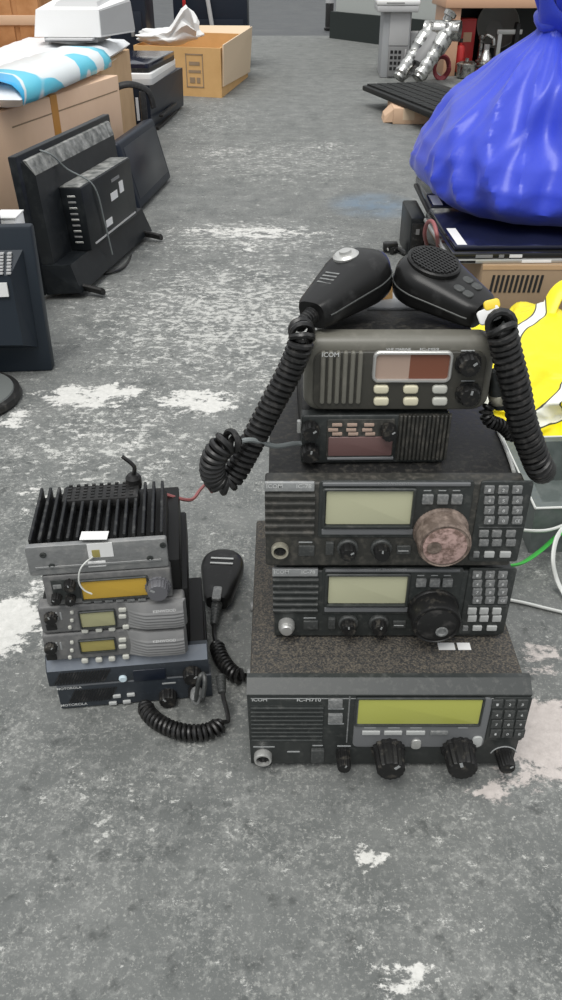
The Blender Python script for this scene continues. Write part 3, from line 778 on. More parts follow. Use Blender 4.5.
r = moto('upper blue-black two-way radio with pale round button, under the grey twin radios', -.008, .177, .040, .040, False)
hatch(r, -.087, -.028, .004, .022, 18)
r.text('MOTOROLA', 57, 82, 689, 0, 'print')
u, z_ = r.uv(123, 678); MB().lathe([(.0048, -.001), (.0048, .002), (.0038, .003), (.001, .003)], Matrix.Translation((u, 0, z_)) @ ROTK, 20).build('round_button', mat('pale blue white button', (.55, .66, .72), .4), r.o)
r.pad('display', 'navy_screen', 133, 669, 166, 680, .001, .001)
r.knob(192, 672, .0105, .013, 'knob', 'channel_knob', 14, .05)
r.pad('key_label', 'print_grey', 162, 682.4, 176, 684, .0004)

# twin grey sets
def ken(label, s0, s1, z, h, y0, lcd, top):
    r, w = srad('two_way_radio', label, s0, s1, z)
    MB().box(-w+.004, w+.004, .014, .162, .001, h, .002).build('case', 'case_black', r.o)
    MB().slab(-w, w, .0012, h-.0008, 0, .016, .004, .003).build('faceplate', 'ken', r.o)
    # ribbed speaker part bulging on the right
    u0 = w-.060; q = MB(); n = 8
    rings = []
    for k in range(n*4+1):
        t = k/(n*4); zz = .0025+(h-.005)*t
        d = .0105-.004*abs(2*t-1)**2 + (.0012 if (k % 4) in (1, 2) and t < .70 else 0)
        rings.append([(u0-.008+.004*sin(pi*t), .001, zz), (u0+.004, -d*.45, zz), (u0+.016, -d*.9, zz), (w-.012, -d, zz), (w-.002, -d*.85, zz), (w+.001, .001, zz)])
    q.loft(rings, cap=True, closed=True)
    q.build('speaker_grille', 'ken_grille', r.o, 'lighter grey ribbed speaker panel', ang=60)
    Y = lambda v: y0+v
    r.text('KENWOOD', 153, 176, Y(11.5), -.0126, 'paper', .0040)
    u_, z_ = r.uv(46, Y(17)); r.knob(51, Y(16.5), .0072, .007, 'knob', 'volume_knob', 14, .05)
    r.pad('display', lcd, 80.5, Y(11 if top else 9.5), 115, Y(25.5 if top else 20), .0016, .0015, .0005)
    a0, a1, b0, b1 = r.rect(79, Y(9.5 if top else 8), 116.5, Y(27 if top else 21.5))
    MB().frame(a0, a1, b0, b1, .002, -.003, .0005, .002).build('display_frame', 'face', r.o)
    for px, py in ((72, 12), (72, 20), (70, 27)): r.pad('key', 'key_white', px-1.9, Y(py)-1.6, px+1.9, Y(py)+1.6, .002, .0016, .001)
    for px, py in ((85, 30.5), (99, 29.5), (112, 28.5), (126, 26.5)): r.pad('key', 'key_white', px-3.4, Y(py)-2, px+3.4, Y(py)+2, .002, .0020, .001)
    for py in (9.5, 16): r.pad('key', 'key_white', 118.5, Y(py)-1.9, 126.5, Y(py)+1.9, .002, .0018, .001)
    for px in (57, 61): r.pad('key_label', 'print_grey', px-1, Y(12), px+1, Y(20), .0005)
    r.pad('microphone_socket', 'black', 46, Y(24), 57, Y(30), .0008, .001)
    return r
ken('lower of the twin grey two-way radios, mustard display, resting on the blue-black set', -.004, .154, .080, .042, 630, 'lcd_ken_old', False)
ken('upper of the twin grey two-way radios, green-grey display, under the amber display set', -.002, .156, .122, .041, 600, 'lcd_ken', True)

# amber set
r, w = srad('mobile_radio', 'slim grey mobile radio with wide amber display, second from the top of the left stack', .010, .144, .163)
h = .043
MB().box(-w+.003, w+.010, .012, .155, .001, h, .002).build('case', 'case_black', r.o)
MB().slab(-w, w, .001, h-.001, 0, .014, .003, .002).build('faceplate', 'ken', r.o)
r.pad('side_panel', 'face', 52, 579, 80, 599, .001, .001, .0004)
a0, a1, b0, b1 = r.rect(80, 577, 149, 598)
MB().frame(a0, a1, b0, b1, .002, -.003, .0005, .002).build('display_frame', 'face', r.o)
r.pad('display', 'lcd_orange', 81.5, 578.5, 147.5, 596.5, .0014, .001, .0004)
r.knob(158, 586.5, .0118, .012, mat('grey knob', (.12, .12, .13), .45), 'channel_knob', 20, .03, 1.18)
for px, py, rr in ((70, 584, .0062), (71, 598, .0055), (57, 597, .0055)): r.knob(px, py-1, rr, .010, 'knob', 'knob', 12, .06)
r.pad('power_key', 'key', 53, 584, 62, 588, .002, .001)
for k in range(6): r.pad('key', 'key', 83+k*11, 599.6-k*.35, 91+k*11, 602-k*.35, .0018, .0006, .0004)

# finned set, heatsink upwards
r, w = srad('two_way_radio', 'finned black radio lying heatsink up with paper sticker, topmost of the left stack', 0, .142, .206)
h = .041; D = .108
MB().box(-w, w, .004, D, 0, h-.014, .002).build('case', 'case_black', r.o)
MB().slab(-w-.001, w+.001, .0005, h-.003, 0, .006, .003, .001).build('end_plate', 'alu', r.o, 'dull aluminium end plate')
q = MB(); n = 15
for k in range(n):
    u = -w+.004+(2*w-.008)*k/(n-1); short = 4 <= k <= 11
    q.box(u-.0016, u+.0016, .008, D*(.68 if short else .97), h-.016, h+.001, .0006, 1)
q.build('heatsink_fins', 'fin', r.o)
MB().box(-w+.028, w-.030, D*.70, D*.98, h-.016, h+.0005, .003).build('cover_block', 'black', r.o)
q = MB()
for k in range(5):
    for j in range(9): q.box(-w+.034+j*.0085, -w+.038+j*.0085, D*.735+k*.006, D*.735+k*.006+.003, h, h+.0016)
q.build('raised_marks', 'black', r.o)
MB().lathe([(.008, 0), (.009, .004), (.009, .014), (.006, .018), (.001, .018)], Matrix.Translation((w-.036, D*.99, h-.008)), 18).build('connector', 'black', r.o)
MB().tube(smooth([(w-.036, D*.99, h+.008), (w-.034, D*1.0, h+.020), (w-.046, D*1.03, h+.032)]), .0024, 8).build('lead', 'rubber', r.o)
q = MB(); u0, u1, z0, z1 = r.rect(87.5, 543, 113, 557)
q.box(u0, u1, -.0006, .0, z0, z1)
q.build('paper_sticker', 'paper', r.o, 'white paper sticker')
MB().box(-.016, .012, .000, .014, h+.0012, h+.0018, mx=Matrix.Rotation(radians(-5), 4, 'Z')).build('paper_sticker', 'paper', r.o, 'white torn sticker on the fins')
r.pad('sticker_mark', 'lcd_ken_old', 92, 549.5, 100, 557, .0008, .0005, .0001)
r.pad('paper_sticker', 'paper', 88, 561, 106, 566.5, .0006, .0005, .0001)
q = MB(); u0, u1, z0, z1 = r.rect(32, 562, 165, 567); q.box(-w+.006, w-.006, -.0012, 0, .0095, .0125, .0004, 1); q.build('rib', 'alu', r.o)
for px, py in ((43, 555), (163, 545), (52, 566), (150, 558)):
    u, z_ = r.uv(px, py); MB().lathe([(.0034, -.0005), (.0034, .001), (.0018, .0012), (.0016, .0004), (.0005, .0004)], Matrix.Translation((u, 0, z_)) @ ROTK, 14).build('screw', 'face', r.o)
# white string
q = MB().tube(smooth([aty(93, 557, .650), aty(86, 562, .641), aty(80, 570, .637), aty(79, 582, .636), aty(84, 590, .636), aty(92, 594, .637)], 8), .0009, 6)
tag(q.build('string', 'cordw'), 'thin white string hanging from the finned radio over the amber display', 'string')
# leads at the back of the left stack
q = MB().tube(smooth([Vector((-.138, .79, .21)), aty(190, 500, .80), aty(200, 490, .83), aty(206, 485, .86), aty(212, 492, .88)], 8), .0022, 6)
tag(q.build('power_lead', 'wire_red'), 'short reddish power lead behind the left stack', 'cable')

# coiled cord in front of the left stack
u_, z_ = 0, 0
cc = thing('coiled_cord', 'black coiled cord plugged into the lowest left radio and curled on the floor', 'cable', (-.1, .62, 0)); o_ = Vector(cc.location)
pj = aty(197, 690, .645); 
MB().lathe([(.0062, 0), (.0072, .003), (.0072, .012), (.0045, .018), (.001, .018)], Matrix.Translation(pj-o_) @ Matrix.Rotation(radians(90), 4, 'X') @ Matrix.Rotation(pi, 4, 'X').inverted() @ Matrix.Rotation(pi, 4, 'X'), 18).build('plug', 'key', cc)
lead = smooth([pj+Vector((0, -.016, 0)), aty(199, 680, .626), aty(203, 674, .630), aty(205, 682, .622), aty(203, 697, .615)], 8)
MB().tube([v-o_ for v in lead], .0026, 8).build('lead', 'key_dark', cc)
path = [atz(146, 702, .012), atz(147, 711, .011), atz(158, 722, .011), atz(175, 730, .011), atz(194, 733, .011), atz(212, 730, .011), atz(222, 722, .012), ]
MB().tube([v-o_ for v in coil_pts(path, .0078, .0056, 14)], .0026, 7).build('coil', 'rubber', cc)
e0 = path[-1]
wire = smooth([e0, atz(228, 721, .010), atz(227, 712, .016), atz(224, 700, .024), atz(222, 690, .03)], 8)
MB().tube([v-o_ for v in wire], .0026, 8).build('cord_end', 'rubber', cc)
pp_, rr_ = strain(atz(222, 693, .03)-o_, atz(220.5, 676, .034)-o_, .0048, .0066); MB().tube(pp_, rr_, 12).build('strain_relief', 'key_dark', cc)

# microphone lying between the stacks
tail = atz(217, 603, .020); head = atz(225, 553, .030)
bm_ = thing('hand_microphone', 'black hand microphone lying in the dark gap between the two stacks', 'microphone', (tail.x, tail.y, 0))
rings, T, ax, sd, up, L = mic_body(tail, head, .036, .060, .024, .032, (0, -.15, 1)); o_ = Vector(bm_.location)
MB().loft([[p-o_ for p in q_] for q_ in rings]).build('body', 'mic', bm_, ang=50)
F = Matrix.Translation(tail-o_) @ Matrix(((ax.x, sd.x, up.x, 0), (ax.y, sd.y, up.y, 0), (ax.z, sd.z, up.z, 0), (0, 0, 0, 1)))
q = MB()
for k, t in enumerate((.60, .70)): q.box(L*t, L*t+.003, -.016, .016, .0155, .0172, .0005, 1, mx=F)
q.build('grille_slots', 'key_light', bm_, 'pale slots of the grille')
MB().slab(-.012, .012, -.006, .006, -.002, .002, .003, .001, mx=F @ Matrix.Translation((L*.06, 0, .0125)) @ Matrix.Rotation(-pi/2, 4, 'X')).build('neck_band', 'key', bm_)
pp_, rr_ = strain(tail-o_, atz(214, 625, .016)-o_, .0078, .0052); MB().tube(pp_, rr_, 12).build('strain_relief', 'key_dark', bm_)
path = [atz(214, 625, .016), atz(214, 635, .012), atz(216, 643, .0115), atz(220, 655, .0115), atz(228, 668, .0115), atz(238, 676, .0115), atz(246, 676, .0115)]
wire = smooth(path[:3], 6); MB().tube([v-o_ for v in wire], .0026, 8).build('lead', 'rubber', bm_)
MB().tube([v-o_ for v in coil_pts(path[2:], .0078, .0056, 14)], .0026, 7).build('coiled_cord', 'rubber', bm_)

# ================================================================== BACKGROUND LEFT
def quadbox(P4, z0, z1): return MB().hexa([(p[0], p[1], z0) for p in P4]+[(p[0], p[1], z1) for p in P4])
def frame_from(o, xdir, zdir):
    x = Vector(xdir).normalized(); z = Vector(zdir); z = (z-x*z.dot(x)).normalized(); y = z.cross(x)
    m_ = Matrix(((x.x, y.x, z.x, o[0]), (x.y, y.y, z.y, o[1]), (x.z, y.z, z.z, o[2]), (0, 0, 0, 1))); return m_
def rooted(name, label, cat, mx, group=None):
    o = bpy.data.objects.new(name, None); COL.objects.link(o); o.matrix_world = mx; o.empty_display_size = .05
    return tag(o, label, cat, group)
# ---- TV, back towards the aisle.  local x along the TV, y thickness away from viewer, z up the back
a = Vector((-.592, 1.985, .014)); bb = Vector((-.478, 2.58, .014)); topn = aty(26, 168, 2.0)
TL = (bb-a).length; mx = frame_from(a, bb-a, (topn-a)+Vector((0, .01, 0)))
tv = rooted('television', 'black flat television standing with its back and dusty port box to the aisle', 'television', mx)
TH_ = .335
MB().box(0, TL, .012, .034, 0, TH_, .004).build('screen_bezel', 'tv', tv)
MB().hexa([(.015, .014, .02), (TL-.015, .014, .02), (TL-.015, .014, TH_-.012), (.015, .014, TH_-.012)] + [(.03, -.014, .035), (TL-.03, -.014, .035), (TL-.04, -.008, TH_-.05), (.04, -.008, TH_-.05)]).build('back_shell', 'tv', tv)
MB().hexa([(.03, .012, TH_-.052), (TL-.03, .012, TH_-.052), (TL-.03, .012, TH_-.014), (.03, .012, TH_-.014)] + [(.04, -.009, TH_-.05), (TL-.04, -.009, TH_-.05), (TL-.03, .004, TH_-.016), (.03, .004, TH_-.016)]).build('dusty_ledge', 'tv_dusty', tv, 'grey dusty ledge along the top')
bx0, bx1 = TL*.24, TL*.84
MB().box(bx0, bx1, -.070, -.008, .072, .232, .004).build('port_box', 'tv', tv)
MB().box(bx0+.003, bx1-.003, -.066, -.010, .2315, .2345, .001).build('dusty_top', 'tv_dusty', tv, 'grey dusty top of the port box')
for k in range(9): MB().box(bx0-.001, bx0+.001, -.050, -.028, .092+k*.0145, .0970+k*.0145, .001, 1).build('port', 'silver' if k % 2 == 0 else 'grey_pl', tv)
for (xx, zz, w_, h_) in ((.12, .10, .045, .018), (.18, .155, .05, .02), (.25, .16, .03, .03), (.20, .20, .06, .008)):
    MB().box(bx0+xx, bx0+xx+w_, -.0712, -.0695, zz, zz+h_).build('label_sticker', 'paper' if w_ < .055 else 'grey_pl', tv, 'pale sticker')
MB().box(bx0+.03, bx1-.02, -.0722, -.0695, .082, .086).build('label_sticker', 'white_side', tv)
MB().hexa([(.01, .012, .0), (TL-.01, .012, .0), (TL-.01, -.075, .0), (.03, -.075, .0)] + [(.01, .012, .075), (TL-.01, .012, .075), (TL-.02, -.055, .070), (.035, -.055, .070)]).build('speaker_base', 'tv', tv)
for xx in (.07, TL-.05):
    q = MB().tube(smooth([(xx, .07, .0), (xx+.005, .02, .008), (xx-.01, -.07, .004), (xx-.02, -.125, -.003)]), [.0145]*31, 10, .55)
    q.build('foot', 'black', tv)
MB().tube(smooth([(TL*.21, .036, TH_-.005), (TL*.22, -.01, TH_-.02), (TL*.30, -.025, .27), (TL*.36, -.073, .22), (TL*.40, -.076, .12), (TL*.42, -.078, .03)]), .0022, 8).build('lead', 'wire_grey', tv, 'grey lead strung down the back')
cl = smooth([aty(118, 252, 2.40), aty(126, 250, 2.45), aty(133, 243, 2.5), aty(132, 255, 2.38), atz(122, 268, .006), atz(104, 273, .006), atz(95, 268, .006)], 10)
tag(MB().tube(cl, .004, 8).build('television_cable', 'rubber'), 'black cable looped on the floor below the television', 'cable')

# ---- black monitor leaning behind the television
p_bl, p_br, p_tr, p_tl = atz(141, 214, .0), atz(173, 180, .0), aty(143, 121, 3.05), aty(104, 142, 2.80)
p_br = atz(172, 181, .0)
nrm = (p_br-p_bl).cross(p_tl-p_bl).normalized()
mx = frame_from(p_bl+Vector((0, 0, .012)), p_br-p_bl, (p_tl-p_bl).lerp(p_tr-p_br, .5))
mn = rooted('computer_monitor', 'black computer monitor leaning with its blank screen to the aisle, behind the television', 'monitor', mx)
MW = (p_br-p_bl).length; MH = (p_tl-p_bl).lerp(p_tr-p_br, .5).length*.78
MB().box(0, MW, 0, .05, .0, MH, .012, 3).build('case', 'navy', mn)
MB().box(.03, MW-.03, -.0015, .002, .03, MH-.025, .001).build('screen', 'navy_screen', mn)
MB().box(MW*.30, MW*.70, .05, .10, MH*.2, MH*.75, .01).build('rear_housing', 'navy', mn)
# monitor stand lying upside-down above it
st = rooted('support_frame', 'black monitor stand frame standing between the television and the black printer', 'stand', Matrix.Translation((-.58, 3.40, 0)) @ Matrix.Rotation(radians(15), 4, 'Z'))
MB().box(-.10, .10, -.07, .07, 0, .016, .006).build('base', 'black', st)
for sx in (-.055, .05): MB().box(sx-.012, sx+.012, -.012, .012, .014, .30, .004).build('arm', 'black', st)
MB().tube(smooth([(-.10, 0, .23), (-.07, 0, .30), (0, 0, .325), (.07, 0, .30), (.09, 0, .24)]), .014, 10, .6).build('bracket', 'black', st)
MB().box(.02, .03, -.016, -.01, .2, .28).build('bracket_edge', 'white_side', st)

# ---- monitor with its back to us at the left edge
a = Vector((-.72, 1.545, .0)); bb = Vector((-.490, 1.572, .0)); top = aty(24, 226, 1.60)
mx = frame_from(Vector((bb.x, bb.y, 0)), Vector((1, .08, 0)), (top-bb))
mo = rooted('computer_monitor', 'blue-black computer monitor seen from behind with white sticker, at the left edge', 'monitor', mx)
HT = (top-bb).length
MB().box(-.42, 0, 0, .035, .0, HT, .006).build('bezel', 'crt', mo)
MB().hexa([(-.42, -.002, .055), (-.022, -.002, .055), (-.022, -.002, HT-.045), (-.42, -.002, HT-.045)] + [(-.40, -.05, .085), (-.040, -.05, .075), (-.044, -.045, HT-.085), (-.40, -.045, HT-.085)]).build('back_shell', 'crt', mo)
q = MB()
for k in range(7):
    for j in range(16): q.box(-.275+j*.015, -.267+j*.015, -.0485+.0052*k, -.030+.006*k, HT-.082+k*.0052, HT-.079+k*.0052)
q.build('vent_slots', 'white_side', mo)
MB().box(-.18, -.052, -.0515, -.047, HT-.125, HT-.098).build('label_sticker', 'paper', mo, 'white sticker')
MB().lathe([(.004, 0), (.004, .002), (.001, .002)], Matrix.Translation((-.055, -.03, .09)) @ ROTK, 10).build('screw', 'grey_pl', mo)
# the panel behind it
mx = Matrix.Translation((-.645, 1.76, 0)) @ Matrix.Rotation(radians(6), 4, 'Z') @ Matrix.Rotation(radians(-8), 4, 'X')
m2 = rooted('computer_monitor', 'navy flat panel standing behind the white-stickered monitor at the left edge', 'monitor', mx)
MB().box(-.40, .025, 0, .04, .012, .335, .006).build('case', 'crt', m2)
MB().box(-.38, .005, -.001, .002, .03, .315).build('screen', mat('faded navy panel', (.045, .06, .085), .35), m2)
wb = thing('white_carton', 'small white carton standing between the monitors at the left edge', 'carton', (-.634, 1.885, 0))
MB().box(-.03, .022, 0, .07, 0, .235, .004).build('body', 'white_plastic', wb); MB().box(-.028, .020, -.001, .001, .09, .10).build('seam', 'white_side', wb)
MB().box(-.031, .023, -.001, .071, .2345, .2375).build('lid', 'paper', wb)
# round stand foot
ft = thing('round_stand', 'round grey monitor foot with black rim lying on the floor at the left edge', 'stand', (-.635, 1.435, 0))
MB().lathe([(.110, 0), (.113, .006), (.110, .016), (.10, .018), (.001, .018)], None, 48).build('rim', 'black', ft)
MB().lathe([(.100, .017), (.098, .021), (.06, .025), (.001, .026)], None, 48).build('disc', mat('grey green disc', (.13, .14, .135), .4), ft)

# ---- large carton with the printed pack on top
f0 = Vector((-.79, 2.47, 0)); f1 = Vector((-.594, 3.28, 0)); dirf = (f1-f0).normalized(); nf = Vector((-dirf.y, dirf.x, 0))
mx = frame_from(f0-dirf*.25, dirf, (0, 0, 1))
cb = rooted('cardboard_box', 'large brown cardboard box with orange tape under the blue and white pack', 'box', mx)
CL = (f1-f0).length+.25
MB().box(0, CL, 0, .62, 0, .37, .004).build('carton', mat('pinkish brown cardboard', (.80, .56, .39), .8, dust=((.70, .46, .30), 5, .4, .75, .5)), cb)
s_ = .25+(atz(65, 96, .37)-f0).dot(dirf)
MB().box(s_-.022, s_+.022, -.0012, .02, .0, .3715).build('packing_tape', 'tape', cb, 'orange packing tape')
MB().box(.3, CL-.02, -.0006, .0005, .32, .324).build('crease', 'card_dark', cb)
mx = frame_from(Vector((-.724, 2.455, .3715)), Vector((.084, .915, 0)), (0, 0, 1))
pk = rooted('film_wrapped_pack', 'flat pack in blue and white printed film on the large cardboard box', 'package', mx)
PL = .92
def pillow(x0, x1, y0, y1, z0, z1, nx=26, ny=18, amp=.006, seed=0):
    rings = []
    top = []; n = 8
    q = MB(); grid = {}
    for i in range(nx+1):
        for j in range(ny+1):
            u, v = i/nx, j/ny; e = min(1, (min(u, 1-u, v, 1-v)*7)); e = sqrt(1-(1-e)**2)
            x, y = x0+(x1-x0)*u, y0+(y1-y0)*v; nz_ = noise.noise(Vector((x*9+seed, y*9, 0)))
            zm = z0+(z1-z0)*.45
            grid[i, j] = (q.bm.verts.new((x, y, zm+(z1-zm)*e+amp*nz_*e)), q.bm.verts.new((x, y, zm-(zm-z0)*e)))
    for i in range(nx):
        for j in range(ny):
            t = [grid[i, j][0], grid[i+1, j][0], grid[i+1, j+1][0], grid[i, j+1][0]]; b_ = [grid[i, j][1], grid[i, j+1][1], grid[i+1, j+1][1], grid[i+1, j][1]]
            q.bm.faces.new(t); q.bm.faces.new(b_)
    for i in range(nx):
        for j, s in ((0, 1), (ny, -1)): q.bm.faces.new([grid[i, j][1], grid[i+1, j][1], grid[i+1, j][0], grid[i, j][0]])
    for j in range(ny):
        for i in (0, nx): q.bm.faces.new([grid[i, j][1], grid[i, j+1][1], grid[i, j+1][0], grid[i, j][0]])
    return q
pillow(-.02, PL, -.01, .60, 0, .075).build('wrapped_body', 'poly', pk, 'white film')
q = MB()
nx = 30
rows = []
for j, (yy, zz) in enumerate(((-.012, .018), (-.0135, .034), (-.008, .052), (.012, .071), (.05, .0805), (.10, .083), (.16, .0835))):
    rows.append([Vector((PL*(.0+1.0*i/nx)-.01, yy+.002*noise.noise(Vector((i*.4, j, 0))), zz+.004*noise.noise(Vector((i*.5, j*.7, 3))))) for i in range(nx+1)])
for a_, b_ in zip(rows, rows[1:]):
    va = a_; vb = b_
vs = [[q.bm.verts.new(p) for p in row] for row in rows]
for a_, b_ in zip(vs, vs[1:]):
    for i in range(nx): q.bm.faces.new((a_[i], a_[i+1], b_[i+1], b_[i]))
pf = q.build('printed_film', 'pack', pk, 'blue and cyan printed side')
sm = pf.modifiers.new('thick', 'SOLIDIFY'); sm.thickness = .0015
MB().tube(smooth([(.02, .34, .082), (.4, .30, .083), (.75, .36, .083)]), .006, 8, .4).build('film_fold', 'white_side', pk)
# loose white bag behind the pack
wbag = thing('plastic_sheet', 'crumpled white plastic sheet under the white printer', 'sheet', (-.80, 3.80, .372))
pillow(-.36, .12, -.32, .34, 0, .055, 22, 22, .014, 5).build('sheet', 'poly', wbag)
# extra carton beneath (seen only at its corner)
cb2 = thing('cardboard_box', 'brown cardboard box carrying the white printer and plastic sheet', 'box', (-1.0, 3.52, 0))
MB().box(-.35, .30, 0, .70, 0, .37, .004).build('carton', 'card', cb2); MB().box(-.36, .31, -.001, .30, .3685, .3715).build('flap', 'card_in', cb2)

# white printer
mx = Matrix.Translation((-.715, 3.66, .440)) @ Matrix.Rotation(radians(-4), 4, 'Z') @ Matrix.Scale(.9, 4)
wp_ = rooted('desktop_printer', 'white desktop printer on the plastic sheet at the top left', 'printer', mx)
MB().hexa([(-.30, 0, .022), (.0, 0, .022), (.085, .30, .022), (-.29, .30, .022)] + [(-.28, .01, .125), (.0, .01, .125), (.075, .29, .155), (-.27, .29, .155)]).build('body', 'white_plastic', wp_)
MB().box(-.26, -.02, .012, .25, .0, .024, .002).build('paper_slot', 'grey_pl', wp_, 'dark grey lower slot')
MB().hexa([(.002, .006, .03), (.003, .006, .03), (.087, .30, .03), (.086, .30, .03)] + [(.001, .012, .12), (.003, .012, .12), (.079, .29, .145), (.077, .29, .145)]).build('side_panel', 'white_side', wp_, 'grey side panel')
MB().box(-.24, -.03, -.045, .01, .012, .02, .003).build('paper_tray', 'white_side', wp_)
MB().hexa([(-.22, .08, .132), (-.02, .08, .132), (.0, .25, .148), (-.2, .25, .148)] + [(-.21, .10, .150), (-.03, .10, .150), (-.02, .23, .162), (-.2, .23, .162)]).build('lid', 'white_side', wp_)
# orange-brown box behind
ob = thing('wooden_crate', 'orange-brown wooden crate at the top left corner beside the white printer', 'crate', (-1.30, 4.28, 0))
MB().box(-.3, .20, 0, .4, 0, .75, .006).build('crate_body', 'orange_wood', ob)
for k in range(4): MB().box(-.28+k*.125, -.18+k*.125, -.008, .002, .02, .74, .003).build('slat', 'orange_wood', ob)
MB().box(-.30, .202, -.014, .0, .46, .50, .003).build('crossbar', 'card_pink', ob)

# black printer with laptops
mx = Matrix.Translation((-.645, 4.33, 0)) @ Matrix.Rotation(radians(-4), 4, 'Z')
bp_ = rooted('laser_printer', 'black laser printer on the floor under two laptops', 'printer', mx)
MB().hexa([(-.34, 0, .012), (0, 0, .012), (.035, .74, .012), (-.34, .74, .012)] + [(-.35, .01, .205), (.005, .01, .205), (.045, .72, .205), (-.35, .72, .205)]).build('body', 'navy', bp_)
MB().box(-.33, .03, .03, .57, 0, .014).build('base', 'black', bp_)
MB().box(-.28, -.06, -.006, .004, .03, .12, .004).build('front_cover', 'navy', bp_); MB().box(-.24, -.10, -.009, .0, .115, .122).build('handle', 'black', bp_)
MB().box(.022, .042, .10, .50, .05, .06, .002).build('side_groove', 'black', bp_)
def laptop(label, x, y, z, rz, w, d, h, mt, mb):
    l = rooted('laptop', label, 'laptop', Matrix.Translation((x, y, z)) @ Matrix.Rotation(radians(rz), 4, 'Z'))
    MB().slab(-w, 0, 0, d, -h*.5, 0, .02, .002, mx=Matrix(((1, 0, 0, 0), (0, 0, 1, 0), (0, -1, 0, 0), (0, 0, 0, 1)))).build('base', mb, l)
    MB().slab(-w, 0, 0, d, -h, -h*.5, .02, .004, mx=Matrix(((1, 0, 0, 0), (0, 0, 1, 0), (0, -1, 0, 0), (0, 0, 0, 1)))).build('lid', mt, l)
    MB().box(-w*.8, -w*.2, d-.012, d-.002, h*.3, h*.7).build('hinge', 'black', l)
    return l
laptop('white laptop under a black one, on the black laser printer', -.625, 4.34, .205, -4, .40, .66, .05, 'white_plastic', 'white_side')
laptop('closed black laptop on the white laptop above the laser printer', -.640, 4.36, .255, -6, .40, .60, .04, 'lap', 'black')

# open carton
a = Vector((-.905, 5.62, 0)); bb = Vector((-.361, 5.424, 0)); c_ = bb+Vector((.125, 1.0, 0)); d_ = a+Vector((.125, 1.0, 0))
oc = thing('cardboard_box', 'open yellow-tan cardboard box with crumpled paper on top beside the aisle', 'box', (0, 0, 0))
q = MB(); th = .012; cen = (a+bb+c_+d_)/4
def inn(p): return p+(cen-p)*.03
q.loft([[a, bb, c_, d_], [p+Vector((0, 0, .265)) for p in (a, bb, c_, d_)], [inn(p)+Vector((0, 0, .265)) for p in (a, bb, c_, d_)], [inn(p)+Vector((0, 0, .02)) for p in (a, bb, c_, d_)]]).build('carton', 'card_yellow', oc)
nr = Vector((1, -.12, 0)).normalized()
fl = MB()
fa = [bb+Vector((.004, .02, .06)), c_+Vector((.008, 0, .03)), c_+nr*.03+Vector((0, 0, .31)), bb+nr*.012+Vector((0, .03, .28))]
fl.hexa([tuple(p) for p in fa]+[tuple(p+nr*.008) for p in fa]); fl.build('flap', 'card_in', oc, 'pale flap folded over the side')
fb_ = [d_, c_, c_+Vector((.02, .09, .05)), d_+Vector((0, .09, .04))]
MB().hexa([tuple(p+Vector((0, 0, .258))) for p in fb_]+[tuple(p+Vector((0, .01, .258))) for p in fb_]).build('flap', 'card_in', oc)
fd = (bb-a).normalized(); nf_ = Vector((fd.y, -fd.x, 0))
FM = frame_from(a+nf_*.001, fd, (0, 0, 1)); fw = (bb-a).length
q = MB()
for (x0, x1, z0, z1) in ((.60, .80, .225, .232), (.60, .80, .05, .057), (.60, .61, .05, .232), (.79, .80, .05, .232), (.63, .77, .13, .145), (.64, .76, .17, .19), (.64, .70, .075, .105), (.72, .76, .075, .105)):
    q.box(x0*fw, x1*fw, -.0012, .001, z0, z1, mx=FM)
q.build('printed_marks', 'card_dark', oc)
cr = thing('crumpled_paper', 'crumpled white paper sticking out of the open cardboard box', 'paper', (-.70, 5.72, .262))
q = MB(); pts = []
bm = q.bm; bmesh.ops.create_icosphere(bm, subdivisions=4, radius=1)
for v in bm.verts:
    c = v.co.copy(); n_ = noise.noise(c*2.3+Vector((3, 1, 7)))*.35
    x = c.x*.20*(1+n_); y = c.y*.12*(1+n_); z = (c.z*.5+.5)
    pk_ = .10+.14*max(0, 1-abs(c.x-.55)*2.2)
    v.co = Vector((x, y, z*pk_*(1+.5*n_)-.01))
q.build('paper', 'paper', cr, ang=20)

# dark things behind the cartons
def cabinet(name, label, x0, x1, y, z1, m, cat):
    c = thing(name, label, cat, ((x0+x1)/2, y, 0)); w = (x1-x0)/2
    MB().box(-w, w, 0, .4, .02, z1, .01).build('body', m, c)
    for sx in (-w+.03, w-.03): MB().box(sx-.02, sx+.02, .03, .08, 0, .03).build('foot', 'black', c)
    MB().box(-w+.03, w-.03, -.008, .002, z1*.15, z1*.55, .004).build('door', m, c)
    MB().box(w*.5, w*.6, -.016, -.004, z1*.36, z1*.42, .002).build('handle', 'grey_pl', c)
    return c
cabinet('equipment_cabinet', 'dark navy equipment cabinet behind the white printer at the top left', -1.31, -.89, 6.15, .75, 'navy', 'cabinet')
cabinet('equipment_cabinet', 'low black equipment cabinet behind the open cardboard box', -.80, -.25, 6.95, .58, 'navy', 'cabinet')
pr = thing('metal_pole', 'grey metal pole leaning behind the open cardboard box', 'pole', (-.53, 6.86, 0))
MB().tube([(.06, 0, .0), (-.03, .03, .62)], .016, 12).build('shaft', 'white_side', pr); MB().lathe([(.024, 0), (.024, .03), (.002, .03)], Matrix.Translation((.06, 0, 0)), 14).build('foot', 'black', pr)
rs = thing('red_strap', 'thin red strap hanging on the dark cabinets behind the crumpled paper', 'strap', (-.715, 6.935, 0))
MB().box(-.012, .012, .0, .006, .30, .578, .002).build('band', 'red', rs); MB().box(-.016, .016, -.004, .008, .34, .37, .003).build('buckle', 'black', rs)

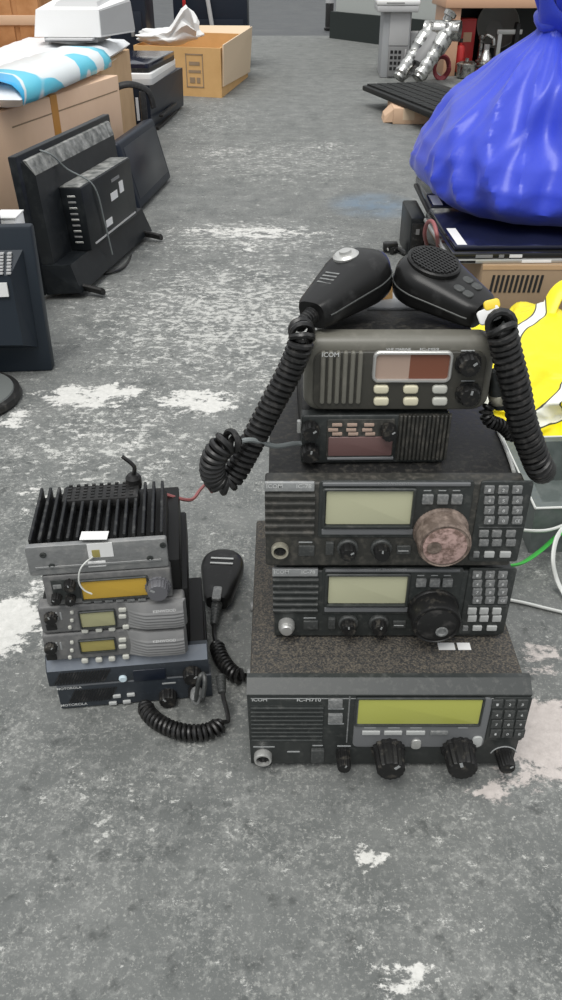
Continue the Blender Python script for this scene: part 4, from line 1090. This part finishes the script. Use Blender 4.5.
# ================================================================== BACKGROUND RIGHT
# small dark post at the wall end
po = thing('bollard', 'short black post with white top at the end of the far wall', 'post', tuple(atz(329, 30, 0)))
MB().lathe([(.055, 0), (.06, .02), (.045, .03), (.045, .30), (.03, .33), (.001, .33)], None, 20).build('shaft', 'black', po)
MB().lathe([(.047, .26), (.047, .34), (.03, .36), (.001, .36)], None, 20).build('cap', 'white_side', po)
# grey tower
tw = thing('computer_tower', 'grey computer tower with dark grille standing by the aisle', 'computer', (.815, 6.35, 0), radians(-3))
MB().box(-.115, .075, 0, .42, 0, .40, .008).build('case', 'tower', tw)
MB().box(-.07, .065, -.008, .004, .20, .40, .004).build('front_panel', 'white_side', tw)
MB().box(-.068, .064, -.012, .004, .01, .195, .004).build('grille', 'grey_pl', tw, 'dark grid grille')
q = MB()
for k in range(4):
    for j in range(3): q.box(-.055+j*.028, -.036+j*.028, -.0135, -.010, .05+k*.034, .07+k*.034)
q.build('grille_holes', 'black', tw)
MB().box(.045, .055, -.014, -.01, .03, .18).build('grille_rail', 'white_side', tw)
dk = thing('flatbed_scanner', 'off-white flatbed device lying on the grey computer tower', 'scanner', (.80, 6.33, .40), radians(-3))
MB().box(-.15, .13, -.03, .45, .0, .04, .008).build('base', 'white_side', dk); MB().box(-.155, .135, -.035, .45, .04, .075, .012).build('lid', 'white_plastic', dk); MB().box(-.09, .03, -.0365, -.02, .05, .057).build('slot', 'grey_pl', dk)
sb = thing('speaker_box', 'small grey box speaker beside the grey computer tower', 'speaker', (.965, 6.50, 0), radians(-8))
MB().box(-.055, .05, 0, .12, 0, .27, .012).build('case', 'white_side', sb); MB().box(-.045, .04, -.006, .002, .02, .20, .004).build('grille', 'grey_pl', sb)
MB().lathe([(.02, 0), (.02, .006), (.004, .008)], Matrix.Translation((0, -.004, .23)) @ ROTK, 18).build('dial', 'tower', sb)
# chrome twin cylinders leaning
ch = thing('chrome_pump', 'chrome twin-cylinder device leaning against the wooden desk post', 'device', tuple(atz(415, 86, 0)))
o_ = Vector(ch.location)
def cyl_chain(p, q_, rad, name):
    p, q_ = Vector(p), Vector(q_); n = 26; pts = [p.lerp(q_, i/n) for i in range(n+1)]
    prof = [.85, .85, 1, 1, .88, .88, 1, 1, .88, .88, 1, 1, .88, .88, 1.0, 1.15, 1.15, 1.15, 1.15, 1.15, 1.15, 1.0, .9, .9, 1.0, 1.0, .7]
    return MB().tube(pts, [rad*k for k in prof], 18).build(name, 'chrome', ch, ang=25)
A0 = Vector((-.11, .02, .045)); A1 = Vector((.11, .16, .34)); off = Vector((.118, -.05, .0))
cyl_chain(A0, A1, .050, 'cylinder'); cyl_chain(A0+off, A1+off, .050, 'cylinder')
am = A0+off*.5+(A1-A0)*.28; an = A0+off*.5+(A1-A0)*.80
MB().tube([am, am.lerp(an, .2), am.lerp(an, .8), an], [.045, .062, .062, .05], 16, .8).build('gearbox', 'grey_pl', ch, 'grey block between the chrome cylinders')
MB().tube([A1+Vector((-.05, .02, -.03)), A1+off+Vector((.05, -.02, -.03))], [.058, .062], 16).build('bridge', 'chrome', ch)
MB().lathe([(.03, 0), (.03, .03), (.042, .035), (.042, .06), (.02, .07), (.001, .07)], Matrix.Translation((A1+off*.5+Vector((.02, .01, .02)))) @ Matrix.Rotation(radians(28), 4, 'Y'), 20).build('cap', 'chrome', ch)
MB().box(.0, .05, -.02, .02, .10, .18, .006, mx=Matrix.Rotation(radians(25), 4, 'Y')).build('valve_block', 'grey_pl', ch)
# wooden desk
dY = 6.45; px_ = aty(443, 70, dY).x; pX2 = aty(455, 70, dY).x; zT = aty(500, 8, dY).z
ds = thing('wooden_desk', 'pinkish wooden desk with an open front full of red and chrome oddments', 'desk', (px_, dY, 0))
DW = 1.55
MB().box(0, pX2-px_, 0, .55, 0, zT, .003).build('side_panel', 'wood', ds)
MB().box(-.03, DW, -.03, .58, zT, zT+.06, .004).build('desktop', 'wood', ds)
MB().box(pX2-px_, DW, .50, .55, 0, zT).build('back_panel', 'skirt', ds)
MB().box(DW-.08, DW, 0, .50, 0, zT).build('side_panel', 'wood', ds)
MB().box(pX2-px_, DW-.08, .01, .50, 0, .02).build('bottom_shelf', 'skirt', ds)
G = 'oddments inside the wooden desk'
def item(name, label, cat, px, py, y, z0):
    v = aty(px, py, y); return thing(name, label, cat, (v.x, y, z0), 0, G)
i1 = item('red_box', 'red box with pale print standing inside the wooden desk', 'box', 467, 40, 6.62, .02)
MB().box(-.055, .055, 0, .12, 0, .32, .006).build('body', 'red', i1); MB().box(-.03, .03, -.002, .002, .18, .24).build('pale_label', 'card_pink', i1); MB().box(-.056, .056, -.001, .121, .31, .325, .004).build('lid', 'red', i1)
i2 = item('red_can', 'small red can next to the desk post', 'can', 459, 60, 6.52, .02)
MB().lathe([(.03, 0), (.034, .008), (.034, .15), (.026, .165), (.012, .17), (.012, .19), (.001, .19)], None, 20).build('body', 'red', i2); MB().lathe([(.013, .185), (.013, .21), (.001, .21)], None, 14).build('cap', 'black', i2)
i3 = item('grey_basin', 'grey basin tilted at the back inside the wooden desk', 'basin', 497, 45, 6.68, .02)
MB().lathe([(.07, 0), (.14, .07), (.155, .12), (.15, .12), (.13, .07), (.06, .012), (.001, .012)], Matrix.Translation((0, .10, .26)) @ Matrix.Rotation(radians(70), 4, 'X') @ Matrix.Translation((0, 0, -.06)), 32).build('bowl', mat('grey basin plastic', (.25, .26, .25), .5), i3)
MB().box(-.11, .11, .06, .16, 0, .16, .01).build('stand', 'black', i3)
i4 = item('chrome_pot', 'round chrome pot lying in the front of the wooden desk', 'pot', 465, 78, 6.34, 0)
MB().lathe([(.05, 0), (.062, .01), (.066, .08), (.07, .085), (.07, .092), (.05, .105), (.012, .11), (.012, .125), (.001, .125)], None, 28).build('pot', 'chrome', i4)
MB().tube(smooth([(.06, 0, .07), (.10, -.01, .075), (.14, -.02, .07)]), .008, 10).build('handle', 'black', i4)
i5 = item('chrome_fan_hub', 'chrome ribbed housing beside the chrome pot in the desk', 'housing', 484, 70, 6.42, .02)
MB().lathe([(.05, 0), (.07, .02), (.05, .03), (.07, .05), (.05, .06), (.07, .08), (.04, .10), (.02, .15), (.001, .15)], None, 28).build('housing', 'chrome', i5); MB().lathe([(.02, .14), (.02, .18), (.001, .18)], None, 14).build('spigot', 'grey_pl', i5)
i6 = item('metal_bracket', 'silver bracket with dark clamp to the right inside the desk', 'bracket', 508, 45, 6.58, .02)
MB().box(-.09, .09, 0, .03, .23, .26, .003).build('bar', 'silver', i6); MB().box(-.08, -.05, 0, .06, 0, .235, .004).build('post', 'silver', i6); MB().box(.04, .07, -.01, .07, 0, .30, .006).build('clamp', 'black', i6)
i7 = item('red_cable_coil', 'small coil of dark red cable by the foot of the desk post', 'cable', 440, 88, 6.25, 0)
q = MB()
for k in range(3): q.tube([(.055*cos(a_*pi/12)*(1-.1*k), .012*k+.01*sin(a_), .075+.075*sin(a_*pi/12)*(1-.1*k)) for a_ in range(25)], .009, 8)
q.build('loop', mat('dark red cable', (.22, .03, .04), .5), i7)
i8 = item('chrome_tap', 'slim chrome tap standing behind the ribbed housing in the desk', 'tap', 480, 52, 6.55, .02)
MB().lathe([(.025, 0), (.025, .02), (.014, .03), (.014, .20), (.02, .205), (.02, .23), (.001, .23)], None, 18).build('column', 'chrome', i8)
MB().tube(smooth([(0, 0, .19), (.03, -.03, .23), (.07, -.05, .21), (.08, -.055, .17)]), .011, 10).build('spout', 'chrome', i8)
# small carton under the keyboard, keyboard
kb = thing('cardboard_box', 'small tan cardboard box under the black keyboard', 'box', (.60, 4.53, 0), radians(-2))
MB().box(-.02, .20, 0, .40, 0, .075, .003).build('carton', 'card_pink', kb); MB().box(.03, .09, -.001, .30, .02, .0755).build('paper_label', 'card_in', kb, 'pale label')
MB().hexa([(-.021, 0, .01), (-.02, 0, .07), (-.06, .05, .03), (-.065, .045, .0)] + [(-.021, .2, .01), (-.02, .2, .07), (-.06, .2, .03), (-.065, .2, .0)]).build('flap', 'card_pink', kb)
k0, k1, k2, k3 = atz(362, 89, .085), atz(391, 79, .085), atz(462, 101, .085), atz(430, 117, .085)
kx = (k3-k0).normalized(); mx = frame_from(k0-Vector((0, 0, .008)), kx, (0, 0, 1)); KL = (k3-k0).length; KD = .46
ky = thing('computer_keyboard', 'black keyboard balanced on the small tan cardboard box', 'keyboard', (0, 0, 0)); ky.matrix_world = mx
MB().box(0, KL, 0, KD, 0, .028, .008).build('base', 'keyboard', ky)
q = MB(); nk, nr_ = 17, 6
for i in range(nk):
    for j in range(nr_):
        x0 = .015+(KL-.03)*i/nk; y0 = .02+(KD-.10)*j/nr_
        q.box(x0+.003, x0+(KL-.03)/nk-.003, y0+.004, y0+(KD-.1)/nr_-.004, .027, .037)
q.build('keycaps', 'keyboard', ky)

# box with slots, laptops
cb3 = thing('cardboard_box', 'dusty brown box with a row of slots under the laptops and blue bag', 'box', (.475, 1.86, 0))
MB().box(0, .62, 0, .78, 0, .135, .003).build('carton', 'card_dark', cb3)
q = MB()
for k in range(11):
    x0 = .022+k*.0115; q.hexa([(x0, -.0012, .070), (x0+.006, -.0012, .070), (x0+.006, .002, .070), (x0, .002, .070), (x0+.004, -.0012, .112), (x0+.010, -.0012, .112), (x0+.010, .002, .112), (x0+.004, .002, .112)])
q.build('slots', 'dark_slot', cb3)
MB().box(.0, .62, -.001, .001, .125, .1355).build('edge', 'card', cb3)
fr_ = atz(450, 262, .140)
l1 = rooted('laptop', 'large black glossy laptop with silver front edge under the front of the blue bag', 'laptop', Matrix.Translation((fr_.x, fr_.y, .135)) @ Matrix.Rotation(radians(1.5), 4, 'Z'))
MB().box(0, .52, 0, .36, 0, .010, .003).build('base', 'silver', l1, 'silver base')
MB().box(.004, .516, .004, .36, .010, .024, .004).build('deck', 'black_gloss', l1)
MB().box(.012, .52, .022, .36, .024, .036, .005).build('lid', 'lap', l1)
for x0, w_ in ((.06, .04), (.14, .03), (.115, .012)): MB().box(x0, x0+w_, .0025, .006, .013, .020).build('port', 'paper' if w_ == .03 else 'grey_pl', l1)
MB().box(.020, .043, .030, .165, .0355, .0366).build('paper_sticker', 'paper', l1, 'white sticker')
MB().box(.01, .06, -.0012, .001, .002, .008).build('edge_mark', 'black', l1); MB().box(.17, .24, -.0012, .001, .002, .008).build('edge_mark', 'white_plastic', l1)
l2 = rooted('laptop', 'black glossy laptop under the rear of the blue bag, with white corner sticker', 'laptop', Matrix.Translation((fr_.x+.010, fr_.y+.385, .135)) @ Matrix.Rotation(radians(-1.0), 4, 'Z'))
MB().box(0, .50, 0, .36, 0, .012, .003).build('base', 'black', l2)
MB().box(.004, .50, .004, .36, .012, .034, .005).build('lid', 'lap', l2)
MB().box(.010, .036, .012, .115, .0335, .0348).build('paper_sticker', 'paper', l2, 'white sticker')
# dark case beside
dc = thing('power_supply_case', 'dark grey upright case beside the laptops, behind the microphones', 'case', (.392, 2.30, 0), radians(0))
MB().box(-.026, .018, 0, .20, 0, .125, .006).build('shell', 'tv', dc); MB().box(-.022, .014, -.003, .002, .02, .11, .003).build('front_panel', 'black', dc); MB().box(-.01, .0, -.005, .0, .08, .095).build('switch', 'grey_pl', dc)
tag(MB().tube(smooth([atz(431, 256, .02), aty(425, 238, 2.10), aty(426, 226, 2.06), aty(430, 221, 2.02), aty(434, 224, 1.99), aty(437, 236, 1.96), atz(438, 246, .12)], 8), .005, 8).build('red_cable', 'wire_red'), 'dull red cable arching up beside the laptops', 'cable')
ad = thing('power_adapter', 'black plug on a cable lying on the floor behind the microphones', 'plug', tuple(atz(390, 252, 0)))
MB().box(-.022, .022, -.012, .014, .002, .03, .006).build('plug', 'rubber', ad); o_ = Vector(ad.location)
MB().tube([v-o_ for v in smooth([atz(391, 251, .012), atz(398, 249, .012), atz(408, 254, .008), atz(420, 252, .008), atz(428, 246, .008), atz(436, 250, .008)], 8)], .008, 8).build('cable', 'rubber', ad)
for sx in (-.01, .008): MB().box(sx-.002, sx+.002, -.028, -.01, .012, .016).build('prong', 'silver', ad)

# ---- blue bag
bgx, bgy, bgz = .715, 2.31, .172
bg = thing('plastic_bag', 'big blue plastic bag with knotted top resting on the laptops', 'bag', (bgx, bgy, bgz))
prof = [(0, .70, .0), (.012, .82, .0), (.05, .94, .0), (.10, .98, .0), (.15, .95, .0), (.20, .86, .0), (.25, .71, .0), (.30, .54, .0), (.34, .40, .0), (.38, .26, .0), (.405, .17, 0), (.43, .125, 0), (.455, .16, 0), (.50, .22, 0)]
RX, RY = .325, .36; seg = 180; rings = []
fine = []
for i in range(len(prof)-1):
    for k in range(6):
        t = k/6; fine.append(tuple(prof[i][j]*(1-t)+prof[i+1][j]*t for j in range(3)))
fine.append(prof[-1])
for z, s, dx in fine:
    ring = []
    up_ = max(0, min(1, (z-.10)/.42))
    for k in range(seg):
        a_ = 2*pi*k/seg; c, s_ = cos(a_), sin(a_)
        e = .86; x = RX*s*abs(c)**e*(1 if c > 0 else -1); y = RY*s*abs(s_)**e*(1 if s_ > 0 else -1)
        q3 = Vector((c*s, s_*s, z*2.6))
        n1 = (1-2.6*abs(noise.noise(q3*1.3+Vector((1, 2, 3)))))*.085
        n2 = (1-2.6*abs(noise.noise(Vector((c*2.6+z*1.5, s_*2.6-z*2.5, z*1.6+4)))))*.075
        n3 = (1-2.2*abs(noise.noise(Vector((c*4.5-z*5, s_*4.5+z*4, z*3+9)))))*.035
        pl_ = (abs(((a_*9/pi+2.2*noise.noise(Vector((c*2, s_*2, z*4)))) % 2)-1)-.5)*.20*up_
        f = 1+(n1+n2+n3)*min(1, z*14+.1)+pl_
        leanx = -.04*max(0, (z-.2)/.25); leany = -.05*max(0, (z-.2)/.25)
        ring.append((x*f+leanx, y*f+leany, z*(1+.10*noise.noise(Vector((c*2, s_*2, 5)))*min(1, z*6)*(1-up_))))
    rings.append(ring)
MB().loft(rings).build('sack', 'blue', bg, ang=40)
tk = Vector((-.04*.93, -.05*.93, .432))
MB().tube([tk+Vector((.05*cos(t*pi/10), .05*sin(t*pi/10), .01*sin(t*.9))) for t in range(21)], .014, 12).build('knot', 'blue', bg)
for sgn, dxx in ((-1, -.10), (1, .11)):
    pts = smooth([tk+Vector((.01*sgn, -.03, -.02)), tk+Vector((dxx*.5, -.055, .03)), tk+Vector((dxx*.8, -.06, .12)), tk+Vector((dxx*.4, -.02, .20)), tk+Vector((0, .02, .10)), tk+Vector((0, .02, 0))], 10)
    MB().tube(pts, [.028+.010*sin(i*.35) for i in range(len(pts))], 12, .35).build('handle', 'blue', bg)

# ---- yellow printed bag
yb = thing('plastic_bag', 'crumpled yellow plastic bag with black and white print behind the right cord', 'bag', (.475, 1.33, 0))
q = MB(); bmesh.ops.create_icosphere(q.bm, subdivisions=6, radius=1)
for v in q.bm.verts:
    c = v.co.copy()
    f = 1+.22*(1-2*abs(noise.noise(c*1.7+Vector((2, 5, 1)))))-.06+.07*noise.noise(c*4)+.05*(1-2*abs(noise.noise(c*5+Vector((8, 0, 0)))))
    e = .72
    sx = abs(c.x)**e*(1 if c.x > 0 else -1); sy = abs(c.y)**e*(1 if c.y > 0 else -1)
    z = (abs(c.z)**.8*(1 if c.z > 0 else -1))
    zz = max(0, (z*.5*f+.45))*.175
    v.co = Vector((sx*.125*f, sy*.17*f, zz*(1+.25*c.y)))
q.build('sack', 'yellow', yb, ang=60)
MB().tube(smooth([(.02, .10, .17), (.045, .13, .215), (.075, .14, .225), (.10, .12, .19)]), .016, 10, .35).build('handle', 'yellow', yb)

# ---- things at the right edge beside the stack
tr = thing('plastic_tray', 'dark grey-green plastic tray with pale rim at the right edge', 'tray', (.47, .945, 0), radians(3))
q = MB(); o4 = [(-.105, 0), (.25, 0), (.25, .20), (-.095, .20)]; i4_ = [(-.09, .015), (.235, .015), (.235, .185), (-.08, .185)]
q.loft([[(x*.94, y*.96+.004, 0) for x, y in o4], [(x, y, .085) for x, y in o4], [(x, y, .085) for x, y in i4_], [(x*.95, y*.95+.004, .012) for x, y in i4_]]); q.build('tub', 'tray', tr)
MB().tube([(x, y, .085) for x, y in o4+[o4[0]]], .0018, 8).build('rim', 'cordw', tr, 'pale rim')
tc_ = thing('folded_sheet', 'pale teal plastic sheet crumpled in the tray at the right edge', 'sheet', (.50, 1.03, .013))
pillow(.0, .16, -.03, .05, 0, .085, 18, 14, .016, 11).build('sheet', mat('pale teal film', (.36, .52, .52), .3, bump=(.3, 40)), tc_)
gs = MB(); pts = smooth([atz(507, 566, .03), atz(522, 563, .03), atz(540, 551, .035), atz(556, 537, .05), atz(572, 524, .06)], 8)
gs.tube(pts, .0095, 10, .25); tag(gs.build('green_strap', 'green'), 'bright green strap running right from between the HF transceivers', 'strap')
q = MB().tube(smooth([atz(512, 529, .05), atz(535, 531, .06), atz(553, 529, .06), atz(575, 520, .06)], 8), .0042, 8, .6); tag(q.build('white_twine', 'cordw'), 'white cord running right just above the green strap', 'cord')
q = MB().tube(smooth([atz(563, 528, .058), atz(556, 540, .056), atz(553, 560, .045), atz(557, 580, .02), atz(566, 598, .006)], 8), .0040, 8, .6); tag(q.build('white_twine', 'cordw'), 'white cord curving down at the right edge', 'cord')
q = MB().tube(smooth([atz(505, 599, .004), atz(525, 603, .004), atz(545, 608, .004), atz(575, 615, .004)], 8), .0040, 8, .6); tag(q.build('white_twine', 'cordw'), 'white cord lying on the floor beside the lower HF transceiver', 'cord')
q = MB().tube(smooth([atz(497, 428, ZT+.002), atz(505, 446, ZT+.002), atz(511, 462, ZT+.002), atz(514, 472, ZT+.002)], 8), .0020, 8); tag(q.build('pale_wire', 'cordw'), 'thin pale wire lying on the top right of the upper HF transceiver', 'wire')

# ================================================================== LIGHT
w = bpy.data.worlds.new('world'); SC.world = w; w.use_nodes = True
NT = w.node_tree; bgN = NT.nodes['Background']
tc = NT.nodes.new('ShaderNodeTexCoord'); sp = NT.nodes.new('ShaderNodeSeparateXYZ'); NT.links.new(tc.outputs['Generated'], sp.inputs[0])
rp = NT.nodes.new('ShaderNodeValToRGB'); NT.links.new(sp.outputs['Z'], rp.inputs['Fac'])
e = rp.color_ramp.elements; e[0].position = 0; e[0].color = (.30, .31, .32, 1); e[1].position = .75; e[1].color = (1.0, 1.02, 1.04, 1)
NT.links.new(rp.outputs['Color'], bgN.inputs['Color']); bgN.inputs['Strength'].default_value = 1.0
sun = bpy.data.lights.new('sun', 'SUN'); sun.energy = 2.0; sun.angle = radians(35); sun.color = (1, .98, .94)
so = bpy.data.objects.new('sun', sun); COL.objects.link(so)
so.rotation_euler = Vector((.20, .42, -1)).to_track_quat('-Z', 'Y').to_euler()
